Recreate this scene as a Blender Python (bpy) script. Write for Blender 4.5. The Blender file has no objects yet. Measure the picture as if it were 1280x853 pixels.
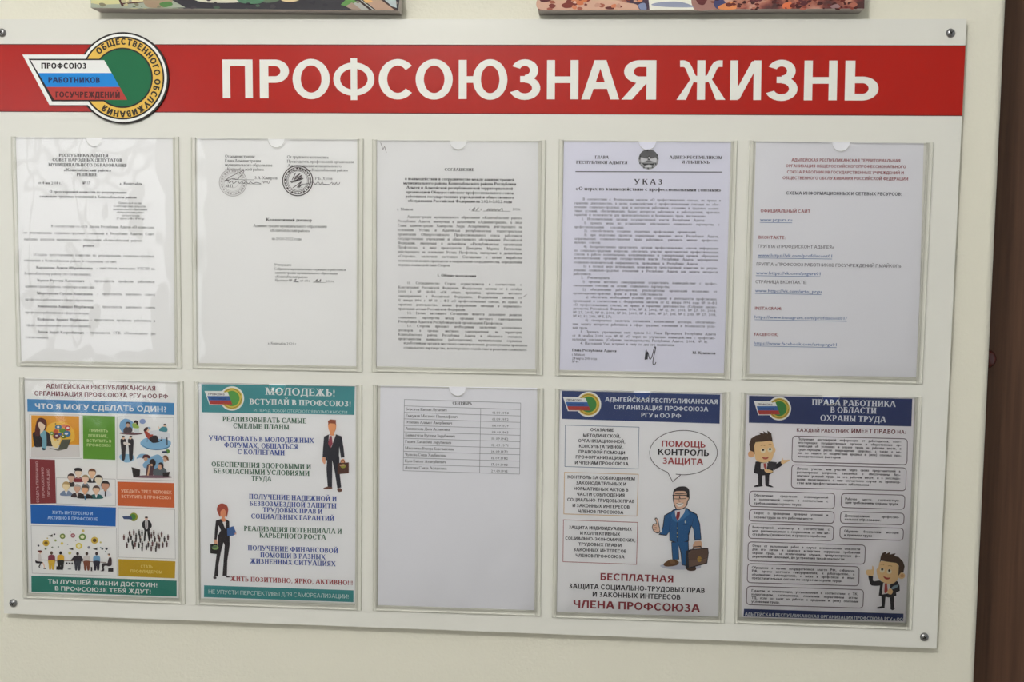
import bpy, math, random
from mathutils import Vector, Matrix, noise
from mathutils.geometry import tessellate_polygon

# ------------------------------------------------------------------ camera, world, light, exposure
SC = bpy.context.scene
COL = SC.collection
FPX = 1419.42
Z0 = 1.83                                   # height of the board's upper screws above the floor
CAM = Vector((0.790659, -1.485017, Z0 - 0.282680))
CR = Vector((0.99734265, 0.07149120, 0.01402323))
CU = Vector((-0.01947385, 0.07612442, 0.99690814))
CF = Vector((-0.07020264, 0.99453209, -0.07731434))
cam_data = bpy.data.cameras.new('camera')
cam_data.sensor_width = 36.0
cam_data.lens = FPX / 1280.0 * 36.0
cam_data.clip_start = 0.05
cam = bpy.data.objects.new('camera', cam_data)
COL.objects.link(cam)
m = Matrix((CR, CU, -CF)).transposed().to_4x4()
m.translation = CAM
cam.matrix_world = m
SC.camera = cam

SC.view_settings.view_transform = 'Standard'
SC.view_settings.look = 'None'
SC.view_settings.gamma = 1.0
SC.view_settings.use_curve_mapping = False
SC.view_settings.exposure = -0.33
SC.cycles.diffuse_bounces = 2
SC.cycles.glossy_bounces = 2

WORLD_STRENGTH = 0.56
WINDOW_POWER = 24.0
LAMP_STRENGTH = 185.0
world = bpy.data.worlds.new('world')
world.use_nodes = True
SC.world = world
world.node_tree.nodes['Background'].inputs[0].default_value = (0.94, 0.985, 1.04, 1)
world.node_tree.nodes['Background'].inputs[1].default_value = WORLD_STRENGTH

WIN = (-2.35, -0.95, 0.85, 2.35)            # window opening in the wall opposite: x0, x1, z0, z1
ROOM = (-2.9, 3.0, -3.2, 3.0)              # x0, x1, y of the opposite wall, ceiling height
sky = bpy.data.lights.new('window_daylight', 'AREA')
sky.shape = 'RECTANGLE'
sky.size = WIN[1] - WIN[0]
sky.size_y = WIN[3] - WIN[2]
sky.energy = WINDOW_POWER
sky.color = (0.97, 0.98, 1.0)
sky_o = bpy.data.objects.new('window_daylight', sky)
sky_o.location = ((WIN[0] + WIN[1]) / 2, ROOM[2] - 0.16, (WIN[2] + WIN[3]) / 2)
sky_o.rotation_euler = (math.radians(90), 0, 0)
COL.objects.link(sky_o)

# ------------------------------------------------------------------ helpers
GAIN = 1.30
def lin(v):
    v /= 255.0
    return v / 12.92 if v <= 0.04045 else ((v + 0.055) / 1.055) ** 2.4
def tone(c, g=None):
    g = GAIN if g is None else g
    return tuple(min(0.88, lin(v) * g) for v in c)

_mats = {}
def mat(name, c, rough=0.6, spec=0.3, gain=None, metal=0.0, bump=0.0, bscale=300.0):
    key = (name, tuple(c), rough, metal)
    if key in _mats:
        return _mats[key]
    mt = bpy.data.materials.new(name)
    mt.use_nodes = True
    nt = mt.node_tree
    b = nt.nodes['Principled BSDF']
    b.inputs['Base Color'].default_value = (*tone(c, gain), 1)
    b.inputs['Roughness'].default_value = rough
    b.inputs['Metallic'].default_value = metal
    b.inputs['Specular IOR Level'].default_value = spec
    if bump:
        tc = nt.nodes.new('ShaderNodeTexCoord')
        n = nt.nodes.new('ShaderNodeTexNoise')
        n.inputs['Scale'].default_value = bscale
        n.inputs['Detail'].default_value = 4
        bp = nt.nodes.new('ShaderNodeBump')
        bp.inputs['Strength'].default_value = bump
        bp.inputs['Distance'].default_value = 0.002
        nt.links.new(tc.outputs['Object'], n.inputs['Vector'])
        nt.links.new(n.outputs['Fac'], bp.inputs['Height'])
        nt.links.new(bp.outputs['Normal'], b.inputs['Normal'])
    _mats[key] = mt
    return mt
def ink(c):
    return mat('printed_ink', c, 0.55, 0.25, gain=1.16)

def pix(px, py, Y=0.0):                     # photograph pixel -> board coordinates (x right, y down from the upper screws) on the plane at depth Y
    d = CF + CR * ((px - 640.0) / FPX) + CU * ((426.5 - py) / FPX)
    s = (Y - CAM.y) / d.y
    p = CAM + d * s
    return (p.x, Z0 - p.z)
class Crop:                                 # a close-up of the photograph with its own measuring grid
    def __init__(s, x0, y0, k):
        s.x0, s.y0, s.k = x0, y0, k
    def __call__(s, x, y, Y=0.0):
        return pix(s.x0 + x / s.k, s.y0 + y / s.k, Y)
PX = Crop(0, 0, 1.0)

def spline(pts, closed=True, n=5):          # Catmull-Rom through the points
    out = []
    L = len(pts)
    rng = range(L) if closed else range(L - 1)
    for i in rng:
        if closed:
            p = [pts[(i + j - 1) % L] for j in range(4)]
        else:
            p = [pts[max(0, i - 1)], pts[i], pts[i + 1], pts[min(L - 1, i + 2)]]
        for k in range(n):
            t = k / n
            out.append(tuple(0.5 * (2 * p[1][a] + (p[2][a] - p[0][a]) * t + (2 * p[0][a] - 5 * p[1][a] + 4 * p[2][a] - p[3][a]) * t * t
                                    + (3 * p[1][a] - p[0][a] - 3 * p[2][a] + p[3][a]) * t ** 3) for a in (0, 1)))
    if not closed:
        out.append(tuple(pts[-1]))
    return out

LAYER = 0.00010
class MB:                                   # collects geometry in world coordinates, links it as ONE mesh object
    def __init__(s, base=0.0):
        s.v, s.f, s.mi, s.m, s.base, s.n = [], [], [], [], base, 0
    def slot(s, mt):
        if mt not in s.m:
            s.m.append(mt)
        return s.m.index(mt)
    def face(s, pts, mt):
        i = len(s.v)
        s.v += [tuple(p) for p in pts]
        s.f.append(tuple(range(i, i + len(pts))))
        s.mi.append(s.slot(mt))
    def flat(s, pts2, mt, layer=0):         # a flat filled outline, pts2 in board coordinates
        y = s.base - (layer + (s.n % 41) * .02) * LAYER     # every printed shape a hair above the one before it
        s.n += 1
        i = len(s.v)
        s.v += [(p[0], y, Z0 - p[1]) for p in pts2]
        k = s.slot(mt)
        if len(pts2) <= 4:
            s.f.append(tuple(range(i, i + len(pts2)))); s.mi.append(k)
        else:
            for t in tessellate_polygon([[Vector((p[0], p[1], 0)) for p in pts2]]):
                s.f.append((i + t[0], i + t[1], i + t[2])); s.mi.append(k)
    # shapes measured on a crop
    def poly(s, C, pts, c, layer=0, smooth=True):
        p = spline(pts) if smooth else pts
        s.flat([C(*q) for q in p], ink(c), layer)
    def oval(s, C, cx, cy, rx, ry, c, layer=0, n=28, rot=0.0):
        ca, sa = math.cos(math.radians(rot)), math.sin(math.radians(rot))
        pts = []
        for i in range(n):
            a = 2 * math.pi * i / n
            x, y = rx * math.cos(a), ry * math.sin(a)
            pts.append((cx + x * ca - y * sa, cy + x * sa + y * ca))
        s.flat([C(*q) for q in pts], ink(c), layer)
    def hoop(s, C, cx, cy, rx, ry, w, c, layer=0, a0=0, a1=360, n=48):
        n = max(6, int(n * abs(a1 - a0) / 360))
        P = []
        for i in range(n + 1):
            a = math.radians(a0 + (a1 - a0) * i / n)
            P.append(((cx + rx * math.cos(a), cy + ry * math.sin(a)), (cx + (rx - w) * math.cos(a), cy + (ry - w) * math.sin(a))))
        for i in range(n):
            s.flat([C(*P[i][0]), C(*P[i + 1][0]), C(*P[i + 1][1]), C(*P[i][1])], ink(c), layer)
    def line(s, C, pts, w, c, layer=0, smooth=False, closed=False):
        if smooth:
            pts = spline(pts, closed)
        if closed:
            pts = list(pts) + [pts[0]]
        for (x0, y0), (x1, y1) in zip(pts, pts[1:]):
            dx, dy = x1 - x0, y1 - y0
            L = math.hypot(dx, dy) or 1
            nx, ny = -dy / L * w / 2, dx / L * w / 2
            ex, ey = dx / L * w * .25, dy / L * w * .25
            s.flat([C(x0 + nx - ex, y0 + ny - ey), C(x1 + nx + ex, y1 + ny + ey), C(x1 - nx + ex, y1 - ny + ey), C(x0 - nx - ex, y0 - ny - ey)], ink(c), layer)
    def box(s, a, b, mt):
        (x0, y0, z0), (x1, y1, z1) = a, b
        q = [(x0, y0, z0), (x1, y0, z0), (x1, y1, z0), (x0, y1, z0), (x0, y0, z1), (x1, y0, z1), (x1, y1, z1), (x0, y1, z1)]
        for t in ((0, 3, 2, 1), (4, 5, 6, 7), (0, 1, 5, 4), (1, 2, 6, 5), (2, 3, 7, 6), (3, 0, 4, 7)):
            s.face([q[i] for i in t], mt)
    def prism(s, pts2, y0, y1, mt, side=None):   # an outline in board coordinates, extruded along depth
        n = len(pts2)
        for y in (y0, y1):
            i = len(s.v)
            s.v += [(p[0], y, Z0 - p[1]) for p in pts2]
            for t in tessellate_polygon([[Vector((p[0], p[1], 0)) for p in pts2]]):
                s.f.append((i + t[0], i + t[1], i + t[2])); s.mi.append(s.slot(mt))
        for i in range(n):
            a, b = pts2[i], pts2[(i + 1) % n]
            s.face([(a[0], y0, Z0 - a[1]), (b[0], y0, Z0 - b[1]), (b[0], y1, Z0 - b[1]), (a[0], y1, Z0 - a[1])], side or mt)
    def lathe(s, c, prof, mt, n=24):        # profile (radius, depth towards the viewer) turned about the depth axis
        rings = []
        for r, d in prof:
            i = len(s.v)
            s.v += [(c[0] + r * math.cos(2 * math.pi * k / n), c[1] - d, c[2] + r * math.sin(2 * math.pi * k / n)) for k in range(n)]
            rings.append(i)
        k = s.slot(mt)
        for a, b in zip(rings, rings[1:]):
            for j in range(n):
                s.f.append((a + j, a + (j + 1) % n, b + (j + 1) % n, b + j)); s.mi.append(k)
        s.f.append(tuple(rings[-1] + j for j in range(n))); s.mi.append(k)
        s.f.append(tuple(rings[0] + j for j in range(n))[::-1]); s.mi.append(k)
    def build(s, name, parent=None, origin=None, smooth=False):
        o = origin if origin is not None else (parent['_o'] if parent is not None and '_o' in parent else (0, 0, 0))
        me = bpy.data.meshes.new(name)
        me.from_pydata([(v[0] - o[0], v[1] - o[1], v[2] - o[2]) for v in s.v], [], s.f)
        for mt in s.m:
            me.materials.append(mt)
        me.polygons.foreach_set('material_index', s.mi)
        if smooth:
            me.polygons.foreach_set('use_smooth', [True] * len(me.polygons))
        me.update()
        ob = bpy.data.objects.new(name, me)
        COL.objects.link(ob)
        if parent is not None:
            ob.parent = parent
        else:
            ob.location = o
        ob['_o'] = list(o)
        return ob
def thing(name, loc):
    o = bpy.data.objects.new(name, None)
    o.empty_display_size = 0.05
    o.location = loc
    COL.objects.link(o)
    o['_o'] = list(loc)
    return o
def tag(o, label, cat, group=None):
    o['label'] = label
    o['category'] = cat
    if group:
        o['group'] = group
    return o
def struct(o):
    o['kind'] = 'structure'
    return o

# ------------------------------------------------------------------ lettering
def glyph(ch, T, t, sf, n=8):
    """One upper case letter of height 1 made of bars and curved strokes: (list of 4-gons, advance)."""
    P = []
    R = lambda x0, y0, x1, y1: P.append([(x0, y0), (x1, y0), (x1, y1), (x0, y1)])
    def D(xa, ya, xb, yb, w):
        P.append([(xa - w / 2, ya), (xa + w / 2, ya), (xb + w / 2, yb), (xb - w / 2, yb)])
    def S(x0, x1, y, up=1):
        if sf:
            R(x0, y if up else y - .05, x1, y + .05 if up else y)
    def st(x, y0=0.0, y1=1.0, k='bt'):
        R(x, y0, x + T, y1)
        if 'b' in k: S(x - .10, x + T + .10, y0, 1)
        if 't' in k: S(x - .10, x + T + .10, y1, 0)
    def arc(cx, cy, rx, ry, a0=0, a1=360, tx=None, ty=None):
        tx = T if tx is None else tx
        ty = t if ty is None else ty
        k = max(4, int(n * 2 * abs(a1 - a0) / 360))
        q = []
        for i in range(k + 1):
            a = math.radians(a0 + (a1 - a0) * i / k)
            q.append(((cx + rx * math.cos(a), cy + ry * math.sin(a)), (cx + (rx - tx) * math.cos(a), cy + (ry - ty) * math.sin(a))))
        for i in range(k):
            P.append([q[i][0], q[i + 1][0], q[i + 1][1], q[i][1]])
    def bowl(x0, x1, y0, y1, flip=False):
        ry = (y1 - y0) / 2
        rx = min((x1 - x0) * .62, ry * 1.15)
        if not flip:
            R(x0, y0, x1 - rx, y0 + t); R(x0, y1 - t, x1 - rx, y1)
            arc(x1 - rx, y0 + ry, rx, ry, -90, 90)
        else:
            R(x0 + rx, y0, x1, y0 + t); R(x0 + rx, y1 - t, x1, y1)
            arc(x0 + rx, y0 + ry, rx, ry, 90, 270)
    a = .12 if sf else .08
    if not sf:
        t2 = T * 1.05
    else:
        t2 = t * 1.5
    TD = T * 1.08
    if ch == 'А':
        D(.14, 0, .48, 1, t2); D(.56, 1, .90, 0, TD); R(.26, .27, .78, .27 + t)
        if not sf: R(.37, .94, .67, 1)
        S(0, .30, 0); S(.70, 1.06, 0); w = 1.04
    elif ch == 'Б':
        st(a); R(a, 1 - t, .70, 1); bowl(a, .80, 0, .60)
        if sf: R(.65, .76, .70, 1)
        w = .86
    elif ch == 'В':
        st(a); bowl(a, .74, .5 - t / 2, 1); bowl(a, .80, 0, .5 + t / 2); w = .86
    elif ch == 'Г':
        st(a); R(a, 1 - t, .68, 1)
        if sf: R(.63, .74, .68, 1)
        w = .74
    elif ch == 'Д':
        R(.04, 0, .94, t); R(.04, -.22, .04 + max(t, T * .6), t); R(.94 - max(t, T * .6), -.22, .94, t)
        D(.22, t, .36, 1, t2); R(.66, 0, .66 + T, 1); R(.30, 1 - t, .66 + T, 1); w = .98
        S(.60, .76 + T, 1, 0)
    elif ch in 'ЕЁ':
        st(a); R(a, 1 - t, .74, 1); R(a, .5 - t / 2, .66, .5 + t / 2); R(a, 0, .77, t)
        if sf: R(.69, .76, .74, 1); R(.72, 0, .77, .25); R(.61, .36, .66, .64)
        w = .83
    elif ch == 'Ж':
        c = .62
        st(c - T / 2)
        for s in (-1, 1):
            D(c + s * T * .3, .50, c + s * .40, 1, t2); D(c + s * T * .3, .56, c + s * .46, 0, TD)
            S(c + s * .46 - .14, c + s * .46 + .14, 0); S(c + s * .40 - .12, c + s * .40 + .12, 1, 0)
        w = 1.24
    elif ch == 'З':
        arc(.36, .74, .30, .26, -90, 155); arc(.36, .28, .36, .28, -155, 90); R(.22, .5 - t * .3, .40, .5 + t * .6); w = .80
    elif ch in 'ИЙ':
        st(a); st(1.02 - a - T); D(a + T * .7, 0.02 if not sf else .08, 1.02 - a - T * .7, .98 if not sf else .92, t2); w = 1.02
        if ch == 'Й': arc(.51, 1.32, .22, .20, 180, 360, max(.07, t), max(.07, t))
    elif ch == 'К':
        st(a); D(a + T, .46, .78, 1, t2); D(a + T + .14, .58, .84, 0, TD); S(.66, .94, 1, 0); S(.70, 1.0, 0); w = .94
    elif ch == 'Л':
        st(.98 - a - T); R(.32, 1 - t, .98 - a, 1); D(.14, 0, .38, 1, t2); S(.0, .30, 0); S(.24, .5, 1, 0); w = .98
    elif ch == 'М':
        R(a, 0, a + (t2 if sf else T), 1); st(1.22 - a - T); D(a + T * .5, 1, .60, 0, TD); D(.60, 0, 1.22 - a - T * .5, 1, t2)
        S(a - .1, a + t2 + .1, 0); S(a - .12, a + T, 1, 0); w = 1.22
    elif ch == 'Н':
        st(a); st(1.0 - a - T); R(a, .5 - t / 2, 1.0 - a, .5 + t / 2); w = 1.0
    elif ch == 'О':
        arc(.52, .5, .48, .52); w = 1.04
    elif ch == 'П':
        st(a); st(1.0 - a - T); R(a, 1 - t, 1.0 - a, 1); w = 1.0
    elif ch == 'Р':
        st(a); bowl(a, .80, .40, 1); w = .84
    elif ch == 'С':
        arc(.52, .5, .48, .52, 42, 318)
        if sf: R(.83, .68, .88, 1.0)
        w = .96
    elif ch == 'Т':
        st(.44 - T / 2, 0, 1, 'b'); R(.04, 1 - t, .84, 1)
        if sf: R(.04, .74, .09, 1); R(.79, .74, .84, 1)
        w = .88
    elif ch == 'У':
        D(.12, 1, .48, .30, TD); D(.86, 1, .40, 0, t2); R(.16, 0, .42, t * 1.2); S(.0, .30, 1, 0); S(.72, 1.0, 1, 0); w = .96
    elif ch == 'Ф':
        st(.60 - T / 2); arc(.60, .5, .55, .36); w = 1.2
    elif ch == 'Х':
        D(.16, 1, .82, 0, TD); D(.80, 1, .14, 0, t2); S(.0, .32, 1, 0); S(.66, .96, 1, 0); S(.0, .28, 0); S(.66, .98, 0); w = .98
    elif ch in 'ЦЩ':
        ws = 1.04 if ch == 'Ц' else 1.42
        st(a); st(ws - a - T)
        if ch == 'Щ': st((ws - T) / 2)
        R(a, 0, ws, t); R(ws - max(t, .07), -.22, ws, t); w = ws + .02
    elif ch == 'Ч':
        st(.94 - a - T); R(a, .66, a + T, 1); arc(a + .34, .70, .34, .34, 180, 270); R(a + .33, .36, .94 - a, .36 + t); S(a - .1, a + T + .1, 1, 0); w = .94
    elif ch == 'Ш':
        st(a); st((1.42 - T) / 2); st(1.42 - a - T); R(a, 0, 1.42 - a, t); w = 1.42
    elif ch == 'Ъ':
        st(.28); bowl(.28, .92, 0, .60); R(.03, 1 - t, .3, 1); w = .96
    elif ch == 'Ы':
        st(a); bowl(a, .74, 0, .60); st(1.16 - a - T); w = 1.16
    elif ch == 'Ь':
        st(a); bowl(a, .80, 0, .60); w = .84
    elif ch == 'Э':
        arc(.42, .5, .48, .52, -142, 142); R(.36, .5 - t / 2, .84, .5 + t / 2); w = .96
    elif ch == 'Ю':
        st(a); R(a, .5 - t / 2, .6, .5 + t / 2); arc(.92, .5, .46, .52); w = 1.44
    elif ch == 'Я':
        st(.86 - a - T); bowl(.08, .86 - a, .42, 1, True); D(.14, 0, .48, .45, TD); S(.0, .28, 0); w = .88
    elif ch == 'а':
        arc(.36, .66, .32, .34, 0, 155); R(.68 - T, 0, .68, .68); arc(.36, .29, .32, .30); S(.60, .80, 0); w = .80
    elif ch == 'б':
        arc(.46, .5, .42, .52); D(.12, .5, .30, 1.3, t2 * 1.2); R(.24, 1.26, .80, 1.42); w = .92
    elif ch == 'е':
        arc(.45, .5, .42, .52, 0, 325); R(.08, .5, .86, .5 + t); w = .88
    elif ch == 'р':
        st(a, -.45, 1, 'b'); arc(.52, .5, .40, .52); w = .98
    elif ch == 'у':
        D(.12, 1, .46, .05, TD); D(.86, 1, .34, -.42, t2); R(.12, -.45, .36, -.45 + t * 1.4); S(.0, .30, 1, 0); S(.72, 1.0, 1, 0); w = .94
    elif ch == 'ф':
        st(.62 - T / 2, -.45, 1.45, 'b'); arc(.62, .5, .56, .52); w = 1.24
    else:
        return None
    return P, w

_fc = bpy.data.curves.new('lettering_source', 'FONT')
_fo = bpy.data.objects.new('lettering_source', _fc)
_fcache = {}
def plain(word, bold, res=2):               # a word in Blender's built-in letters, capitals of height 1: (polygons, advance)
    key = (word, bold, res)
    if key not in _fcache:
        _fc.body = word
        _fc.offset = bold
        _fc.resolution_u = res
        me = bpy.data.meshes.new_from_object(_fo)
        k = 1 / .728
        V = [(v.co.x * k, v.co.y * k) for v in me.vertices]
        P = [[V[i] for i in p.vertices] for p in me.polygons]
        x0 = min((v[0] for v in V), default=0)
        x1 = max((v[0] for v in V), default=.3)
        P = [[(x - x0, y) for x, y in p] for p in P]
        bpy.data.meshes.remove(me)
        _fcache[key] = (P, x1 - x0)
    return _fcache[key]
SANS, BOLD, SERIF, SERIFB, SEMI, HEAVY = 'sans', 'bold', 'serif', 'serifb', 'semi', 'heavy'
_wcache = {}
def word_polys(word, font, n=5):
    key = (word, font, n)
    if key in _wcache:
        return _wcache[key]
    if any('a' <= q <= 'z' or 'A' <= q <= 'Z' for q in word) and 'Л' not in word:
        r = plain(word, {SERIFB: .012, BOLD: .02, SEMI: .008}.get(font, 0.0), 1)
    else:
        T, t = {SERIFB: (.235, .095), SERIF: (.155, .065), BOLD: (.215, .17), HEAVY: (.27, .20), SEMI: (.15, .13), SANS: (.12, .105)}[font]
        sf = font in (SERIF, SERIFB)
        P, x = [], 0.0
        for ch in word:
            g = glyph(ch, T, t, sf, n)
            k = 1.0
            if g is None and ch.lower() == ch and ch.upper() != ch:
                g = glyph(ch.upper(), T * 1.25, t * 1.3, sf, n)
                k = .68
            elif g is not None and ch.lower() == ch:
                g = glyph(ch, T * 1.25, t * 1.3, sf, n)
                k = .68
            if g is None:
                gp, gw = plain(ch, {SERIFB: .012, BOLD: .02, SEMI: .008}.get(font, 0.0), 1)
                g = (gp, gw + .14)
                sh = .09
                gp = [[(px + sh, py) for px, py in p] for p in gp]
                g = (gp, gw + .18)
            P += [[(x + px * k, py * k) for px, py in p] for p in g[0]]
            x += g[1] * k
        r = (P, x)
    _wcache[key] = r
    return r
def put(mb, polys, p0, ux, sx, sy, mt, layer):   # p0 board point of the baseline's start, ux unit direction
    vx, vy = -ux[1], ux[0]                        # board y points down: "up" of the text
    for p in polys:
        mb.flat([(p0[0] + q[0] * sx * ux[0] + q[1] * sy * vy * 0 + q[1] * sy * ux[1], p0[1] + q[0] * sx * ux[1] - q[1] * sy * ux[0]) for q in p], mt, layer)
def text(mb, C, s, xl, xr, yb, cap, c, font=SERIF, layer=2, just=False, yr=None, n=5, slope=0.0):
    """One printed line from xl to xr on crop C, baseline yb, capitals cap high."""
    p0, p1 = C(xl, yb), C(xr, yb if yr is None else yr)
    if yr is None:
        p1 = (p1[0], p0[1] + slope * (p1[0] - p0[0]))
    w = math.hypot(p1[0] - p0[0], p1[1] - p0[1])
    ux = ((p1[0] - p0[0]) / w, (p1[1] - p0[1]) / w)
    q = C(xl, yb - cap)
    h = math.hypot(q[0] - p0[0], q[1] - p0[1])
    mt = ink(c)
    words = s.split(' ')
    W = [word_polys(x, font, n) for x in words if x]
    nat = sum(x[1] for x in W)
    gap = .34
    if just and len(W) > 1:
        sx = min(h, w / (nat + .22 * (len(W) - 1)))
        gap = (w - nat * sx) / (len(W) - 1)
    else:
        sx = w / (nat + gap * (len(W) - 1))
        gap *= sx
    x = 0.0
    for P, a in W:
        put(mb, P, (p0[0] + ux[0] * x, p0[1] + ux[1] * x), ux, sx, h, mt, layer)
        x += a * sx + gap
def para(mb, C, lines, xl, xr, y0, y1, cap, c, font=SERIF, layer=2, dx1=0.0):
    """Justified lines evenly spaced from baseline y0 to y1; an item is a string or (string, xl, xr)."""
    n = len(lines)
    for i, L in enumerate(lines):
        y = y0 + (y1 - y0) * i / max(1, n - 1)
        if isinstance(L, str):
            L = (L, None, None)
        s, a, b = L
        a = xl if a is None else a
        full = b is None
        b = xr if b is None else b
        text(mb, C, s, a, b, y, cap, c, font, layer, just=full)
def rows(mb, C, lines, cap, c, font, layer=2, n=5, just=False):   # each line with its own measured ends: (string, xl, xr, baseline)
    for L in lines:
        text(mb, C, L[0], L[1], L[2], L[3], cap if len(L) < 5 else L[4], c, font, layer, just=just, n=n)

# crops of the photograph used for measuring
A1 = Crop(0, 0, 3.879); A2 = Crop(320, 0, 3.0476); A3 = Crop(740, 0, 2.3704)
D1a = Crop(0, 160, 5.017); D1b = Crop(0, 310, 5.017); D2a = Crop(225, 160, 5.017); D2b = Crop(225, 310, 5.017)
D3a = Crop(455, 165, 5.333); D3b = Crop(455, 320, 5.333); D4a = Crop(690, 165, 5.332); D4b = Crop(690, 320, 5.332)
D5a = Crop(915, 165, 3.507); D5b = Crop(915, 320, 3.507)
Q1a = Crop(0, 465, 5.333); Q1b = Crop(0, 600, 4.4875); Q2a = Crop(230, 465, 5.447); Q2b = Crop(230, 600, 4.740)
Q3a = Crop(455, 470, 5.333); Q3b = Crop(455, 600, 4.7375); Q4a = Crop(685, 475, 5.447); Q4b = Crop(685, 620, 5.017)
Q5a = Crop(910, 480, 4.571); Q5b = Crop(910, 630, 4.571)
I1 = Crop(35, 515, 14.21); I2 = Crop(145, 520, 10.667); I3 = Crop(68, 575, 14.21); I4 = Crop(36, 655, 11.43); I5 = Crop(146, 635, 13.12)
M2 = Crop(395, 518, 8.2); W2 = Crop(258, 622, 8.045); M4 = Crop(808, 600, 7.226); C5a = Crop(930, 532, 10.40); C5b = Crop(1078, 684, 10.40)
S2 = Crop(265, 195, 7.529); E4 = Crop(790, 180, 24.375)

# ------------------------------------------------------------------ the room
WALL_Y = 0.013
def wall_material(name, c, bump=.25):
    mt = mat(name, c, 0.9, 0.15, bump=bump, bscale=260)
    return mt
M_WALL = wall_material('cream_plaster', (203, 200, 184), .35)
M_ROOM = wall_material('painted_wall', (186, 184, 176), .1)
M_CEIL = mat('white_ceiling', (220, 218, 212), 0.9, 0.1)
M_TRIM = mat('white_painted_wood', (225, 225, 220), 0.4, 0.4)

def wood(name, dark, light, scale=1.0):
    mt = bpy.data.materials.new(name)
    mt.use_nodes = True
    nt = mt.node_tree
    b = nt.nodes['Principled BSDF']
    tc = nt.nodes.new('ShaderNodeTexCoord')
    mp = nt.nodes.new('ShaderNodeMapping')
    mp.inputs['Scale'].default_value = (90 * scale, 90 * scale, 3 * scale)
    n = nt.nodes.new('ShaderNodeTexNoise')
    n.inputs['Scale'].default_value = 2.0
    n.inputs['Detail'].default_value = 6
    r = nt.nodes.new('ShaderNodeValToRGB')
    r.color_ramp.elements[0].position = .3
    r.color_ramp.elements[0].color = (*tone(dark), 1)
    r.color_ramp.elements[1].position = .75
    r.color_ramp.elements[1].color = (*tone(light), 1)
    nt.links.new(tc.outputs['Object'], mp.inputs['Vector'])
    nt.links.new(mp.outputs['Vector'], n.inputs['Vector'])
    nt.links.new(n.outputs['Fac'], r.inputs['Fac'])
    nt.links.new(r.outputs['Color'], b.inputs['Base Color'])
    b.inputs['Roughness'].default_value = .5
    b.inputs['Specular IOR Level'].default_value = .3
    return mt
M_DOOR = wood('dark_brown_wood', (71, 49, 36), (87, 61, 45))

WEDGE = pix(1240, 426, WALL_Y)[0]           # the vertical corner where the wall ends at the door recess
X0, X1, YB, H = ROOM
# wall behind the board, ending in a rounded plaster corner and the side of the recess
mb = MB()
prof = [(X0, WALL_Y)]
RAD = .012
for i in range(9):
    a = math.radians(90 - 90 * i / 8)
    prof.append((WEDGE - RAD + RAD * math.cos(a), WALL_Y + RAD - RAD * math.sin(a)))
prof.append((WEDGE, .30))
for (xa, ya), (xb, yb) in zip(prof, prof[1:]):
    k = 40 if abs(xb - xa) > 1 else 1
    mb.face([(xa, ya, 0), (xb, yb, 0), (xb, yb, H), (xa, ya, H)], M_WALL)
wall = struct(mb.build('wall_back'))
for p in wall.data.polygons:
    p.use_smooth = p.index not in (0,)
# thickness behind, so that the wall is solid
mb = MB()
for a, b in (((X0, YB - .14, 0), (WIN[0], YB, H)), ((WIN[1], YB - .14, 0), (X1, YB, H)), ((WIN[0], YB - .14, 0), (WIN[1], YB, WIN[2])), ((WIN[0], YB - .14, WIN[3]), (WIN[1], YB, H))):
    mb.box(a, b, M_ROOM)
struct(mb.build('wall_front'))
mb = MB(); mb.box((X0 - .12, YB - .14, -.1), (X1 + .12, .42, 0), mat('beige_floor_tile', (140, 136, 128), .45, .4)); struct(mb.build('floor'))
mb = MB(); mb.box((X0 - .12, YB - .14, H), (X1 + .12, .42, H + .1), M_CEIL); struct(mb.build('ceiling'))
# recess wall beside the corner with its brown door
DY = .16
DX0, DX1 = WEDGE - .02, WEDGE + .92
mb = MB()
mb.box((DX1 + .06, DY + .02, 0), (X1, DY + .20, H), M_WALL)
mb.box((WEDGE, DY + .02, 2.16), (DX1 + .06, DY + .20, H), M_WALL)
struct(mb.build('wall_recess'))
mb = MB()
mb.box((WEDGE + .001, DY - .012, 2.10), (DX1 + .07, DY + .06, 2.17), M_DOOR)
mb.box((DX1, DY - .012, 0), (DX1 + .07, DY + .06, 2.10), M_DOOR)
struct(mb.build('trim_1'))
mb = MB()
mb.box((WEDGE + .002, DY, .01), (DX1 - .003, DY + .04, 2.098), M_DOOR)
for z0, z1 in ((.18, .95), (1.10, 1.95)):   # raised panels
    mb.box((WEDGE + .20, DY - .008, z0), (DX1 - .14, DY + .001, z1), M_DOOR)
door = struct(mb.build('door_1', origin=(WEDGE + .46, DY + .02, 0)))
kx, ky = pix(1235.0, 449.5, DY - .03)
mb = MB()
mb.lathe((kx, DY, Z0 - ky), [(.006, 0), (.006, .008), (.0125, .014), (.014, .022), (.0115, .030), (.005, .034)], mat('red_brown_glossy_knob', (78, 32, 28), .2, .6), 24)
mb.build('door_knob', door, smooth=True)
mb = MB(); mb.box((X0, WALL_Y - .016, 0), (WEDGE - .03, WALL_Y - .0005, .08), M_DOOR); struct(mb.build('baseboard_back'))

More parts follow.
